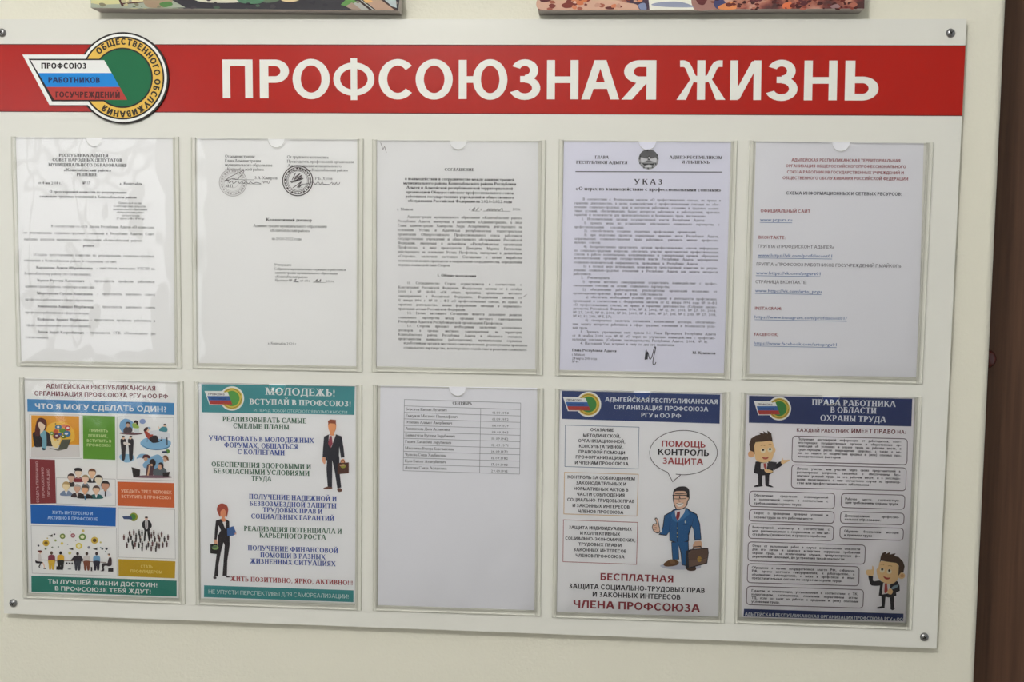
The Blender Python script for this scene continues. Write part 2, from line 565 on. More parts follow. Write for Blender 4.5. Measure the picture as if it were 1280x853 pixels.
# window opposite the board
mb = MB()
fw = .06
x0, x1, z0, z1 = WIN
yw = YB - .06
for a, b in (((x0, yw - .05, z0), (x0 + fw, yw, z1)), ((x1 - fw, yw - .05, z0), (x1, yw, z1)), ((x0 + fw, yw - .05, z0), (x1 - fw, yw, z0 + fw)), ((x0 + fw, yw - .05, z1 - fw), (x1 - fw, yw, z1)),
             (((x0 + x1) / 2 - .04, yw - .05, z0 + fw), ((x0 + x1) / 2 + .04, yw, z1 - fw)), ((x0 + fw, yw - .05, z1 - .48), ((x0 + x1) / 2 - .04, yw, z1 - .42)), (((x0 + x1) / 2 + .04, yw - .05, z1 - .48), (x1 - fw, yw, z1 - .42))):
    mb.box(a, b, M_TRIM)
win = struct(mb.build('window_1', origin=((x0 + x1) / 2, yw, z0)))
def clear(name, refl, rough, tint=(1, 1, 1)):
    mt = bpy.data.materials.new(name)
    mt.use_nodes = True
    nt = mt.node_tree
    nt.nodes.remove(nt.nodes['Principled BSDF'])
    out = nt.nodes['Material Output']
    tr = nt.nodes.new('ShaderNodeBsdfTransparent')
    tr.inputs[0].default_value = (*tint, 1)
    gl = nt.nodes.new('ShaderNodeBsdfGlossy')
    gl.inputs['Roughness'].default_value = rough
    fr = nt.nodes.new('ShaderNodeFresnel')
    fr.inputs[0].default_value = refl
    mx2 = nt.nodes.new('ShaderNodeMixShader')
    nt.links.new(fr.outputs[0], mx2.inputs[0]); nt.links.new(tr.outputs[0], mx2.inputs[1]); nt.links.new(gl.outputs[0], mx2.inputs[2])
    nt.links.new(mx2.outputs[0], out.inputs['Surface'])
    return mt
M_PANE = clear('window_glass', 1.4, 0.02)
mb = MB()
for xa, xb in ((x0 + fw, (x0 + x1) / 2 - .04), ((x0 + x1) / 2 + .04, x1 - fw)):
    mb.face([(xa, yw - .025, z0 + fw), (xa, yw - .025, z1 - fw), (xb, yw - .025, z1 - fw), (xb, yw - .025, z0 + fw)], M_PANE)
mb.build('pane', win)
mb = MB(); mb.box((x0 - .05, YB - .01, z0 - .04), (x1 + .05, YB + .16, z0), M_TRIM); struct(mb.build('trim_2'))

# ceiling lamps
def emit(name, c, s):
    mt = bpy.data.materials.new(name)
    mt.use_nodes = True
    b = mt.node_tree.nodes['Principled BSDF']
    b.inputs['Base Color'].default_value = (.8, .8, .8, 1)
    b.inputs['Emission Color'].default_value = (*c, 1)
    b.inputs['Emission Strength'].default_value = s
    return mt
def globe_lamp(x, y, z, strength, label):
    o = thing('globe_lamp', (x, y, H))
    r = .12
    prof = [(r * math.sin(math.pi * k / 16), -r * math.cos(math.pi * k / 16)) for k in range(1, 16)]
    def turned(name, pr, mt):
        mb = MB()
        n, rings = 24, []
        for q, d in pr:
            i = len(mb.v)
            mb.v += [(x + q * math.cos(2 * math.pi * k / n), y + q * math.sin(2 * math.pi * k / n), d) for k in range(n)]
            rings.append(i)
        k = mb.slot(mt)
        for a, b in zip(rings, rings[1:]):
            for j in range(n):
                mb.f.append((a + j, a + (j + 1) % n, b + (j + 1) % n, b + j)); mb.mi.append(k)
        mb.f.append(tuple(rings[0] + j for j in range(n))[::-1]); mb.f.append(tuple(rings[-1] + j for j in range(n)))
        mb.mi += [k, k]
        return mb.build(name, o, smooth=True)
    turned('globe', [(q, z + d) for q, d in prof], emit('lit_opal_glass', (1.0, .99, .99), strength))
    turned('cap', [(.045, z + .112), (.05, z + .13), (.02, z + .15), (.012, H - .03), (.05, H - .02), (.055, H - .0005)], M_TRIM)
    tag(o, label, 'lamp')
globe_lamp(.25, -2.0, 2.66, LAMP_STRENGTH, 'lit opal globe lamp hanging from the ceiling')

# ------------------------------------------------------------------ the noticeboard
GW = (200, 199, 190)
M_BOARD = mat('satin_white_plastic', GW, .25, .3)
M_BOARD_EDGE = mat('white_plastic_edge', (196, 196, 188), .5, .3)
M_RED = mat('red_printed_band', (150, 24, 16), .22, .3)
M_LETTER = mat('white_printed_letter', (206, 206, 197), .4, .3)
bx0, bx1, by0, by1 = -0.0135, 1.2490, -0.0176, 0.7908
root = thing('noticeboard', ((bx0 + bx1) / 2, WALL_Y, Z0 - by1))
tag(root, 'large white union noticeboard with red title band screwed to the cream wall', 'noticeboard')
mb = MB()
quad = [pix(-9.5, 24.0), pix(1208.3, 23.8), pix(1170.5, 811.2), pix(5.0, 767.3)]
mb.prism(quad, 0.0, WALL_Y - .0005, M_BOARD, M_BOARD_EDGE)
panel = mb.build('panel', root)
panel['label'] = 'white plastic panel'
mb = MB(base=-.0001)
band = [pix(-9.2, 55.6), pix(1206.8, 57.2), pix(1202.8, 144.6), pix(-8.6, 139.2)]
mb.flat(band, M_RED, 0)
bandlines = MB(base=-.0001)
bo = mb.build('red_band', root)
bo['label'] = 'red band across the top'
mb = MB(base=-.0001)
dk = (88, 22, 20)
mb.line(PX, [(-9.2, 55.6), (1206.8, 57.2)], 1.1, dk, 1)
mb.line(PX, [(-8.6, 139.2), (1202.8, 144.6)], 1.1, dk, 1)
mb.build('band_outline', bo)
# the title, every letter in its measured place
def ribbon(pts, w):
    s = spline(pts, False, 6)
    L, Rr = [], []
    for i, p in enumerate(s):
        a, b = s[max(0, i - 1)], s[min(len(s) - 1, i + 1)]
        dx, dy = b[0] - a[0], b[1] - a[1]
        q = math.hypot(dx, dy) or 1
        L.append((p[0] - dy / q * w / 2, p[1] + dx / q * w / 2)); Rr.append((p[0] + dy / q * w / 2, p[1] - dx / q * w / 2))
    return [[L[i], L[i + 1], Rr[i + 1], Rr[i]] for i in range(len(s) - 1)]
def title_glyph(ch):
    T, t = .212, .168
    if ch == 'Ж':
        P = [[(.53, 0), (.735, 0), (.735, 1), (.53, 1)]]
        for s in (-1, 1):
            f = lambda p: (.6325 + s * p[0], p[1])
            P += ribbon([f((.06, .52)), f((.20, .56)), f((.33, .83)), f((.42, .91)), f((.54, .915))], .165)
            P.append([f((.13, .60)), f((.27, .52)), f((.62, 0)), f((.38, 0))])
            P.append([f((.05, .44)), f((.05, .60)), f((.24, .62)), f((.24, .46))])
        return P
    if ch == 'З':
        P = []
        def arc(cx, cy, rx, ry, a0, a1):
            q = []
            for i in range(19):
                a = math.radians(a0 + (a1 - a0) * i / 18)
                q.append(((cx + rx * math.cos(a), cy + ry * math.sin(a)), (cx + (rx - T) * math.cos(a), cy + (ry - t) * math.sin(a))))
            for i in range(18):
                P.append([q[i][0], q[i + 1][0], q[i + 1][1], q[i][1]])
        arc(.37, .735, .345, .285, -90, 158)
        arc(.37, .285, .40, .305, -160, 90)
        P.append([(.25, .43), (.40, .43), (.40, .59), (.25, .59)])
        return P
    g = glyph(ch, T, t, False, 22)[0]
    if ch == 'Ф':
        g = [[(.535, -.04), (.74, -.04), (.74, 1.04), (.535, 1.04)]]
        q = []
        for i in range(49):
            a = 2 * math.pi * i / 48
            q.append(((.6375 + .64 * math.cos(a), .5 + .43 * math.sin(a)), (.6375 + .43 * math.cos(a), .5 + .27 * math.sin(a))))
        g += [[q[i][0], q[i + 1][0], q[i + 1][1], q[i][1]] for i in range(48)]
    return g
TITLE = [('П', 278.6, 316.2), ('Р', 325.0, 361.6), ('О', 366.0, 412.4), ('Ф', 416.9, 468.2), ('С', 473.6, 515.0), ('О', 519.6, 565.9), ('Ю', 573.4, 634.2), ('З', 637.7, 675.2), ('Н', 683.6, 722.8),
         ('А', 726.6, 774.0), ('Я', 776.6, 820.0), ('Ж', 845.5, 906.6), ('И', 912.3, 951.0), ('З', 957.3, 996.5), ('Н', 1004.6, 1045.8), ('Ь', 1055.7, 1097.7)]
for ch, xa, xb in TITLE:
    mb = MB(base=-.0001)
    P = title_glyph(ch)
    gx0 = min(q[0] for p in P for q in p); gx1 = max(q[0] for p in P for q in p)
    f = ((xa + xb) / 2 - 278.4) / (1097.8 - 278.4)
    top, bot = 74.4 + 1.5 * f, 122.6 + 3.1 * f
    for p in P:
        pts = []
        for gx, gy in p:
            y = bot + (top - bot) * gy
            lean = (-.030 * ((xa + xb) / 2 - 560) / 640) * (bot - y)
            pts.append(pix(xa + (xb - xa) * (gx - gx0) / (gx1 - gx0) - lean, y))
        mb.flat(pts, M_LETTER, 2)
    tl = mb.build('title_letter', root)
    tl['label'] = 'white title letter on the red band'

def emblem(parent, C, cx, cy, R, flag, lo, k, raised=0.0, words=None, base=0.0, grn=(20, 96, 60), gold=(216, 176, 78)):
    """Round union emblem: white-rimmed gold ring, green disc and the slanted tricolour flag; flag = four corners, R outer radius, all on crop C."""
    mb = MB(base=base)
    off = [(-22, -16), (8, -16), (20, 14), (-6, 14)]
    outer = [(flag[0][0] - .127 * R, flag[0][1] - .085 * R), (flag[1][0] - .10 * R, flag[1][1] - .085 * R), (flag[2][0] - .2 * R, flag[2][1] + .075 * R), (flag[3][0] - .05 * R, flag[3][1] + .075 * R)]
    blk, wht = (38, 34, 32), (226, 226, 220)
    if raised:
        circ = [C(cx + R * math.cos(2 * math.pi * i / 64), cy + R * math.sin(2 * math.pi * i / 64)) for i in range(64)]
        mb.prism(circ, base + .0001, -.0001, ink(blk))
        mb.prism([C(*p) for p in outer], base + .0001, -.0001, ink(blk))
    def grow(p, g):
        mx, my = sum(q[0] for q in p) / 4, sum(q[1] for q in p) / 4
        return [(q[0] + math.copysign(g * (1.5 if abs(q[0] - mx) > 0 else 1), q[0] - mx), q[1] + math.copysign(g, q[1] - my)) for q in p]
    if k:
        mb.oval(C, cx, cy, R, R, blk, 1, 64); mb.poly(C, outer, blk, 1, False)
        e = .038 * R
    else:
        e = 0.0
    mb.oval(C, cx, cy, R - e, R - e, wht, 2, 64); mb.poly(C, grow(outer, -e), wht, 2, False)
    if k:
        mb.oval(C, cx, cy, R * .908, R * .908, blk, 3, 64)
        mb.poly(C, grow(flag, .032 * R), blk, 6, False)
    mb.oval(C, cx, cy, R * .872, R * .872, gold, 4, 64)
    mb.oval(C, cx, cy, R * .658, R * .658, blk if k else (196, 186, 60), 5, 64)
    mb.oval(C, cx, cy, R * .625, R * .625, grn, 6, 64)
    (ax, ay), (bx, by), (ex, ey), (dx, dy) = flag
    L = lambda p, q, f: (p[0] + (q[0] - p[0]) * f, p[1] + (q[1] - p[1]) * f)
    A_, B_ = (ax, ay), (bx, by)
    for f0, f1, c in ((0, .325, (224, 224, 220)), (.325, .675, (26, 124, 196) if k else (52, 98, 160)), (.675, 1, (166, 58, 52))):
        mb.poly(C, [L((ax, ay), (dx, dy), f0), L((bx, by), (ex, ey), f0), L((bx, by), (ex, ey), f1), L((ax, ay), (dx, dy), f1)], c, 7, False)
    em = mb.build('emblem', parent)
    em['label'] = 'round emblem with green disc, gold ring and slanted tricolour flag'
    mb = MB(base=base)
    if words:
        for s, x0, x1, yb, cap, c in words:
            text(mb, C, s, x0, x1, yb, cap, c, HEAVY, 8, n=6)
        s = 'ОБЩЕСТВЕННОГО ОБСЛУЖИВАНИЯ'
        a0, a1 = 137.0, -127.0
        r = R * .695
        ws = []
        for ch in s:
            ws.append(.42 if ch == ' ' else word_polys(ch, HEAVY, 8)[1] + .12)
        tot = sum(ws)
        acc = 0
        o = C(cx, cy)
        e = C(cx + R, cy)
        sc = (e[0] - o[0]) / R
        for ch, w in zip(s, ws):
            mid = a0 + (a1 - a0) * (acc + w / 2) / tot
            acc += w
            if ch == ' ':
                continue
            P, gw = word_polys(ch, HEAVY, 8)
            ca, sa = math.cos(math.radians(mid)), math.sin(math.radians(mid))
            ux = (sa, ca)                   # clockwise tangent in board coordinates (y down)
            h = R * .135 * sc
            sx = h * .93
            p0 = (o[0] + r * sc * ca - ux[0] * gw * sx / 2, o[1] - r * sc * sa - ux[1] * gw * sx / 2)
            put(mb, P, p0, ux, sx, h, ink((52, 44, 36)), 8)
    elif lo:
        f = flag
        for i, (s, q) in enumerate((('ПРОФСОЮЗ', .25), ('РАБОТНИКОВ', .60))):
            xa = ax + (dx - ax) * q
            text(mb, C, s, xa + .10 * R, bx - .35 * R + (ex - bx) * q, ay + (dy - ay) * q, .16 * R, (70, 50, 60) if i == 0 else (36, 62, 110), BOLD, 8)
        mb.hoop(C, cx, cy, R * .80, R * .80, R * .05, (150, 120, 30), 8, 0, 150)
        mb.hoop(C, cx, cy, R * .80, R * .80, R * .05, (150, 120, 30), 8, -140, -20)
    if mb.v:
        mb.build('emblem_lettering', em)
    return em
emblem(root, A1, 600, 379.5, 222, [(155, 294), (511, 294), (622, 486), (269, 486)], False, True, .003,
       [('ПРОФСОЮЗ', 205, 427, 335, 28, (44, 40, 40)), ('РАБОТНИКОВ', 239, 492, 403, 27, (36, 50, 88)), ('ГОСУЧРЕЖДЕНИЙ', 274, 589, 474, 28, (74, 34, 34))], base=-.003)

M_STEEL = mat('brushed_steel_screw', (130, 130, 130), .28, .5, metal=1.0, gain=1.3)
M_SLOT = mat('dark_screw_slot', (40, 38, 38), .5)
for sx_, sy_ in ((2.8, 41), (1187.8, 41.5), (17, 754), (1155, 796.3)):
    p = pix(sx_, sy_)
    mb = MB()
    mb.lathe((p[0], 0, Z0 - p[1]), [(.0052, .0), (.0056, .0012), (.0050, .0026), (.0036, .0038), (.0018, .0043)], M_STEEL, 24)
    so = mb.build('screw', root, smooth=True)
    mb = MB()
    for a in (.5, .5 + math.pi / 2):
        c_, s_ = math.cos(a), math.sin(a)
        q = [(-.0026, -.0005), (.0026, -.0005), (.0026, .0005), (-.0026, .0005)]
        mb.face([(p[0] + u * c_ - v * s_, -.0046, Z0 - p[1] + u * s_ + v * c_) for u, v in q], M_SLOT)
    mb.build('cross_slot', so)

# ------------------------------------------------------------------ clear pockets
M_STRIP = mat('pale_plastic_profile', (190, 189, 178), .30, .5)
M_CUT = mat('plastic_cut_edge', (166, 165, 156), .35, .5)
M_FILM = clear('clear_plastic_film', 1.5, 0.05)
SU = .775
def pocket(i, cor, label):
    P = [Vector(pix(*c)) for c in cor]      # top left, top right, bottom right, bottom left
    c = (P[0] + P[1] + P[2] + P[3]) / 4
    ux = ((P[1] - P[0]) + (P[2] - P[3])).normalized()
    uy = Vector((-ux.y, ux.x))
    ey = ((P[3] - P[0]) + (P[2] - P[1])).normalized()
    ang = math.atan2(ux.y, ux.x) * .5 + math.atan2(-ey.x, ey.y) * .5
    ux = Vector((math.cos(ang), math.sin(ang))); uy = Vector((-ux.y, ux.x))
    w = ((P[1] - P[0]).length + (P[2] - P[3]).length) / 2
    h = ((P[3] - P[0]).length + (P[2] - P[1]).length) / 2
    def L(u, v):                            # local metres from the top left corner
        q = c + ux * (u - w / 2) + uy * (v - h / 2)
        return (q.x, q.y)
    o = thing('document_pocket', (L(w / 2, h)[0], 0, Z0 - L(w / 2, h)[1]))
    tag(o, label, 'plastic pocket', 'clear plastic pockets on the noticeboard')
    LW, RW, BW = .0066, .0082, .0074
    def strip(name, run, width, a, b):      # a stepped profile laid along one side: run(s, t) maps along / across
        mb = MB()
        pr = [(0, 0), (0, .0022), (.0010, .0027), (.0017, .0019), (width - .0030, .0019), (width - .0024, .0026), (width - .0004, .0026), (width, .0018), (width, 0)]
        for (t0, d0), (t1, d1) in zip(pr, pr[1:]):
            q = [run(a, t0), run(b, t0), run(b, t1), run(a, t1)]
            mb.face([(q[0][0], -d0, Z0 - q[0][1]), (q[1][0], -d0, Z0 - q[1][1]), (q[2][0], -d1, Z0 - q[2][1]), (q[3][0], -d1, Z0 - q[3][1])], M_STRIP)
        for e in (a, b):
            mb.face([(run(e, t)[0], -d, Z0 - run(e, t)[1]) for t, d in pr], M_STRIP)
        return mb.build(name, o)
    strip('side_strip', lambda s, t: L(t, s), LW, .0, h)
    strip('side_strip', lambda s, t: L(w - t, s), RW, .0, h)
    strip('bottom_strip', lambda s, t: L(s, h - t), BW, LW, w - RW)
    # front film with a half-round thumb notch at the top
    r = .0112
    us = sorted(set([LW * .55 + (w - (LW + RW) * .55) * k / 40 for k in range(41)] + [w / 2 - r + 2 * r * (1 - math.cos(math.pi * k / 16)) / 2 for k in range(17)]))
    us = [u for u in us if not (abs(u - w / 2) < r and min(abs(u - (w / 2 - r + 2 * r * (1 - math.cos(math.pi * k / 16)) / 2)) for k in range(17)) > 1e-6)]
    ytop = lambda u: .0012 + math.sqrt(max(0.0, r * r - (u - w / 2) ** 2))
    NV = 52
    mb = MB()
    kf = mb.slot(M_FILM)
    hb = h - BW * .55
    amp = (2.6, 1.0, 1.2, .9, .7, 1.8, 1.2, 1.5, 1.0, .9)[i] * .00022
    idx = []
    for u in us:
        col = []
        for j in range(NV + 1):
            y0 = ytop(u)
            v = y0 + (hb - y0) * (j / NV)
            e = min(1, min(u - LW * .55, w - RW * .55 - u) / .02, (hb - v) / .02)
            e = max(0, e)
            d = .0027 + e * (amp * 2.2 * (noise.noise((u * 17 + i * 7, v * 9, i * 3.1)) + .5 * noise.noise((u * 45 + i * 5, v * 30, i))) + .0004)
            q = L(u, v)
            col.append(len(mb.v))
            mb.v.append((q[0], -max(.0016, d), Z0 - q[1]))
        idx.append(col)
    for a, b in zip(idx, idx[1:]):
        for j in range(NV):
            mb.f.append((a[j], a[j + 1], b[j + 1], b[j]))   # facing the room; mb.mi.append(kf)
    film = mb.build('front_film', o, smooth=True)
    film['label'] = 'clear film with a thumb notch'
    mb = MB()
    rim = [(u, ytop(u)) for u in us]
    tops = [mb_ for mb_ in rim]
    for (u0, v0), (u1, v1) in zip(rim, rim[1:]):
        n0 = (0, .0006)
        qa, qb, qc, qd = L(u0, v0), L(u1, v1), L(u1, v1 + .0007), L(u0, v0 + .0007)
        for yy in (-.0031,):
            mb.face([(qa[0], yy, Z0 - qa[1]), (qb[0], yy, Z0 - qb[1]), (qc[0], yy, Z0 - qc[1]), (qd[0], yy, Z0 - qd[1])], M_CUT)
        mb.face([(qa[0], -.0031, Z0 - qa[1]), (qb[0], -.0031, Z0 - qb[1]), (qb[0], -.0024, Z0 - qb[1]), (qa[0], -.0024, Z0 - qa[1])], M_CUT)
    mb.build('cut_edge', film)
    return o
POCK = [
    ([(13.5, 169.8), (223, 172), (228.5, 461), (22.0, 457.3)], 'clear plastic pocket holding the council decision, upper left, with wavy glare'),
    ([(238.8, 171.2), (453.5, 174), (454.0, 465), (241.0, 460.3)], 'clear plastic pocket holding the collective agreement with two round stamps'),
    ([(464, 173.6), (682, 176), (678.5, 469), (465.5, 464.5)], 'clear plastic pocket holding the densely typed agreement, upper middle'),
    ([(697.5, 174.5), (922.5, 176), (912, 474), (693.5, 469.5)], 'clear plastic pocket holding the bluish decree with a crest'),
    ([(936, 175.5), (1167, 178), (1152, 479.5), (926.5, 474.5)], 'clear plastic pocket holding the web address list, upper right'),
    ([(24, 471.7), (230, 477), (231.5, 755), (30, 747.5)], 'clear plastic pocket holding the many-coloured picture poster, lower left'),
    ([(242, 477), (453.5, 481), (451, 763), (245, 755.5)], 'clear plastic pocket holding the teal youth poster'),
    ([(466.3, 481), (679, 485), (676, 770), (465, 763)], 'clear plastic pocket holding the nearly blank sheet with a birthday table'),
    ([(693, 485), (912, 490.5), (906, 779), (690, 771.5)], 'clear plastic pocket holding the poster with a speech bubble'),
    ([(925, 490.5), (1153, 496), (1138.5, 787), (917.5, 779)], 'clear plastic pocket holding the labour protection poster, lower right'),
]
for i, (c, l) in enumerate(POCK):
    pocket(i, c, l)

# ------------------------------------------------------------------ the sheets of paper in them
PY = -.0006                                 # front face of the sheets
def sheet(name, cor, c, label, cat, group):
    q = [pix(*p) for p in cor]
    o = ((q[2][0] + q[3][0]) / 2, PY, Z0 - (q[2][1] + q[3][1]) / 2)
    mb = MB()
    mb.prism(q, PY, PY + .0004, mat('paper', c, .75, .15, gain=1.5))
    ob = mb.build(name, origin=o)
    tag(ob, label, cat, group)
    return ob
def page():
    return MB(base=PY - .00004)
GD, GP = 'typed documents in the upper row', 'posters and sheets in the lower row'
K = (72, 70, 70)
KB = (56, 54, 54)

# 1 council decision
s1 = sheet('typed_document', [(19.0, 171.2), (216.3, 173), (218.6, 455.4), (22.9, 451.5)], (204, 203, 200), 'typed council decision on white paper, first sheet of the upper row', 'document', GD)
mb = page()
rows(mb, D1a, [('РЕСПУБЛИКА АДЫГЕЯ', 370, 682, 180), ('СОВЕТ НАРОДНЫХ ДЕПУТАТОВ', 330, 768, 208), ('МУНИЦИПАЛЬНОГО ОБРАЗОВАНИЯ', 305, 797, 240), ('«Кошехабльский район»', 400, 700, 272), ('РЕШЕНИЕ', 482, 612, 302)], 19, KB, SERIFB)
h1 = mb.build('heading_text', s1)
mb = page()
rows(mb, D1a, [('от 4 мая 2018 г.', 240, 388, 353), ('№ 27', 520, 568, 353), ('а. Кошехабль', 752, 893, 357), ('О трехсторонней комиссии по регулированию', 312, 797, 408), ('социально-трудовых отношений в Кошехабльском районе', 250, 860, 437),
               ('решил:', 522, 597, 746)], 17, K, SERIFB)
rows(mb, D1a, [('Принято на 8 сессии', 745, 888, 477), ('Совета народных депутатов', 715, 915, 497), ('муниципального образования', 712, 925, 516), ('«Кошехабльский район»', 733, 905, 535), ('третьего созыва', 765, 877, 555), ('27 апреля 2018 г. № 80-рс', 732, 908, 574)], 13, K, SERIF)
rows(mb, D1a, [('В соответствии со ст.13 Закона Республики Адыгея «О комиссиях', 322, 970, 624), ('по регулированию социально-трудовых отношений в Республике Адыгея» Совет', 150, 970, 664), ('народных депутатов муниципального образования «Кошехабльский район»', 152, 890, 705),
               ('1.Создать трехстороннюю комиссию по регулированию социально-трудовых', 212, 970, 802), ('отношений в Кошехабльском районе в следующем составе:', 152, 735, 838)], 17, K, SERIF, just=True)
BD = [('Карданова Адиля Ибрагимовна', '- заместитель начальника УТСЗН по', 228, 583, 605, 972, 131), ('Хуков Рустам Хаталевич', '- председатель профкома работников', 233, 530, 560, 972, 211), ('Меретукова Сусана Хамедовна', '- председатель районного совета', 233, 583, 610, 973, 292),
      ('Хамжакова Замират Нурбиевна', '- председатель районного совета', 235, 588, 612, 973, 373), ('Куфанова Зурият Нурбиевна', '- председатель профкома работников в', 235, 558, 570, 975, 455), ('Зехов Зураб Хазретбиевич', '- председатель СПК «Пчеловодное» (по', 238, 528, 545, 978, 535)]
for a, b, x0_, x1_, x2_, x3_, y_ in BD:
    text(mb, D1b, a, x0_, x1_, y_, 17, K, SERIFB)
    p = D1b(x0_, y_)
    text(mb, D1b, b, x2_, x3_, y_ + 3, 17, K, SERIF, just=True)
rows(mb, D1b, [('Кошехабльскому району (по согласованию);', 155, 578, 168), ('администрации района, секретарь комиссии;', 160, 598, 248), ('профсоюза работников в сфере образования;', 160, 590, 330), ('профсоюза работников в сфере культуры;', 160, 562, 411), ('сфере здравоохранения (по согласованию);', 165, 575, 491), ('согласованию).', 165, 310, 567)], 17, K, SERIF)
mb.build('body_text', s1)

# 2 collective agreement
s2 = sheet('typed_document', [(246.5, 172.8), (446.9, 174.8), (446.0, 458.6), (249.0, 455)], (200, 200, 198), 'collective agreement title page with two round stamps and signatures', 'document', GD)
mb = page()
rows(mb, D2a, [('От администрации:', 283, 475, 186), ('Глава Администрации', 283, 508, 213), ('муниципального образования', 283, 580, 240), ('«Кошехабльский район»', 283, 530, 267), ('З.А. Хамирзов', 468, 612, 322), ('М.П.', 287, 340, 373),
               ('От трудового коллектива', 672, 932, 190), ('Председатель профсоюзной организации', 672, 1090, 218), ('Администрации муниципального', 675, 1013, 245), ('образования «Кошехабльский район»', 690, 1055, 271), ('Р.Б. Хутов', 847, 957, 326),
               ('Администрации муниципального образования', 460, 922, 622), ('«Кошехабльский район»', 565, 815, 651), ('на 2020-2022 годы', 577, 762, 703)], 18, K, SERIF)
rows(mb, D2a, [('Коллективный договор', 540, 828, 585)], 20, KB, SERIFB)
rows(mb, D2b, [('Утвержден', 592, 700, 112), ('Собранием муниципальных служащих и работников', 592, 1042, 138), ('администрации муниципального образования', 597, 988, 162), ('«Кошехабльский район»', 597, 803, 187), ('Протокол №', 597, 705, 210), ('а. Кошехабль   2020 г.', 552, 735, 605)], 15, K, SERIF)
mb.line(D2a, [(330, 324), (465, 326)], 2, K, 2); mb.line(D2a, [(380, 350), (510, 353)], 2, K, 2); mb.line(D2a, [(840, 355), (940, 357)], 2, K, 2)
mb.line(D2b, [(712, 214), (748, 215)], 2, K, 2); mb.line(D2b, [(835, 216), (912, 218)], 2, K, 2)
mb.build('body_text', s2)
for nm, cx, cy, R, c, w in (('round_stamp', 200, 250, 132, (172, 168, 166), 6), ('round_stamp', 808, 234, 146, (74, 66, 66), 10)):
    mb = page()
    mb.hoop(S2, cx, cy, R, R, w, c, 3)
    mb.hoop(S2, cx, cy, R * .94 - w, R * .94 - w, w * .5, c, 3)
    for k in range(26):
        a = k * 360 / 26
        mb.hoop(S2, cx, cy, R * .86, R * .86, R * .10, c, 3, a, a + (9 if k % 3 else 5))
    mb.hoop(S2, cx, cy, R * .72, R * .72, w * .5, c, 3)
    mb.hoop(S2, cx, cy, R * .64, R * .64, w * .35, c, 3)
    if c[0] > 150:
        mb.hoop(S2, cx, cy, R * .4, R * .4, w * .35, c, 3)
    sto = mb.build(nm, s2)
    sto['label'] = 'faint grey round stamp' if c[0] > 150 else 'dark round stamp'
def _sig(par, lab):
    o = mb.build('handwriting', par)
    o['label'] = lab
mb = page()
mb.line(S2, [(118, 238), (170, 200), (240, 166), (292, 140), (300, 152), (262, 200), (240, 222), (200, 214), (150, 232), (118, 240)], 5, (96, 88, 88), 4, True)
mb.line(S2, [(125, 240), (150, 225), (165, 255), (190, 236), (205, 262), (240, 238), (262, 262)], 5, (90, 84, 84), 4, True)
_sig(s2, 'left signature across the faint stamp'); mb = page()
mb.line(S2, [(262, 260), (285, 244), (300, 262), (320, 244), (345, 262), (365, 246), (390, 262), (420, 250), (462, 262)], 4, (80, 74, 78), 4, True)
mb.line(S2, [(470, 252), (484, 236), (488, 258), (500, 240), (512, 258), (520, 238), (532, 262), (545, 240)], 3.5, (110, 104, 104), 4, True)
_sig(s2, 'handwritten date beside the faint stamp'); mb = page()
for pts in ([(756, 226), (790, 160), (770, 206), (830, 168), (776, 222), (848, 182), (790, 236), (852, 200), (750, 254)], [(740, 246), (800, 226), (860, 214), (780, 244)], [(764, 300), (800, 276), (842, 246), (806, 296), (846, 270), (820, 300)], [(846, 296), (852, 302)]):
    mb.line(S2, pts, 6, (66, 58, 60), 5, True)
_sig(s2, 'signature inside the dark stamp'); mb = page()
mb.line(S2, [(846, 268), (900, 262), (950, 248), (975, 266), (1000, 246), (1020, 268), (1040, 248), (1052, 266), (1105, 270)], 4.5, (76, 70, 74), 4, True)
mb.line(S2, [(1112, 266), (1130, 250), (1136, 270), (1150, 252), (1158, 272), (1172, 250), (1180, 272), (1200, 262), (1204, 250)], 4, (84, 78, 80), 4, True)
_sig(s2, 'handwritten date beside the dark stamp'); mb = page()
mb.line(D2b, [(715, 204), (730, 196), (722, 212), (740, 212)], 3, K, 4, True)
text(mb, D2b, 'от «16»', 755, 818, 212, 14, K, SERIF, 4)
mb.line(D2b, [(848, 212), (862, 198), (858, 214), (872, 212), (884, 198), (880, 214)], 3.5, K, 4, True)
text(mb, D2b, '2020г.', 915, 972, 216, 14, K, SERIF, 4)
_sig(s2, 'handwritten protocol number and date')

# 3 agreement
s3 = sheet('typed_document', [(471.0, 175.8), (672.9, 177.6), (668.9, 463.4), (470.6, 459)], (194, 194, 193), 'densely typed agreement on greyish paper, third sheet of the upper row', 'document', GD)
mb = page()
rows(mb, D3a, [('СОГЛАШЕНИЕ', 537, 735, 260), ('о взаимодействии и сотрудничестве между администрацией', 272, 1003, 321), ('муниципального района Кошехабльского района Республики', 262, 1015, 350), ('Адыгея и Адыгейской республиканской территориальной', 282, 993, 380),
               ('организацией Общероссийского профессионального союза', 280, 997, 410), ('работников государственных учреждений и общественного', 277, 1000, 439), ('обслуживания Российской Федерации на 2020-2022 годы', 293, 987, 468)], 19, KB, SERIFB)
mb.build('heading_text', s3)
mb = page()
rows(mb, D3a, [('г. Майкоп', 222, 327, 524), ('«', 700, 710, 524), ('»', 775, 787, 524), ('2020г.', 990, 1047, 524)], 18, K, SERIF)
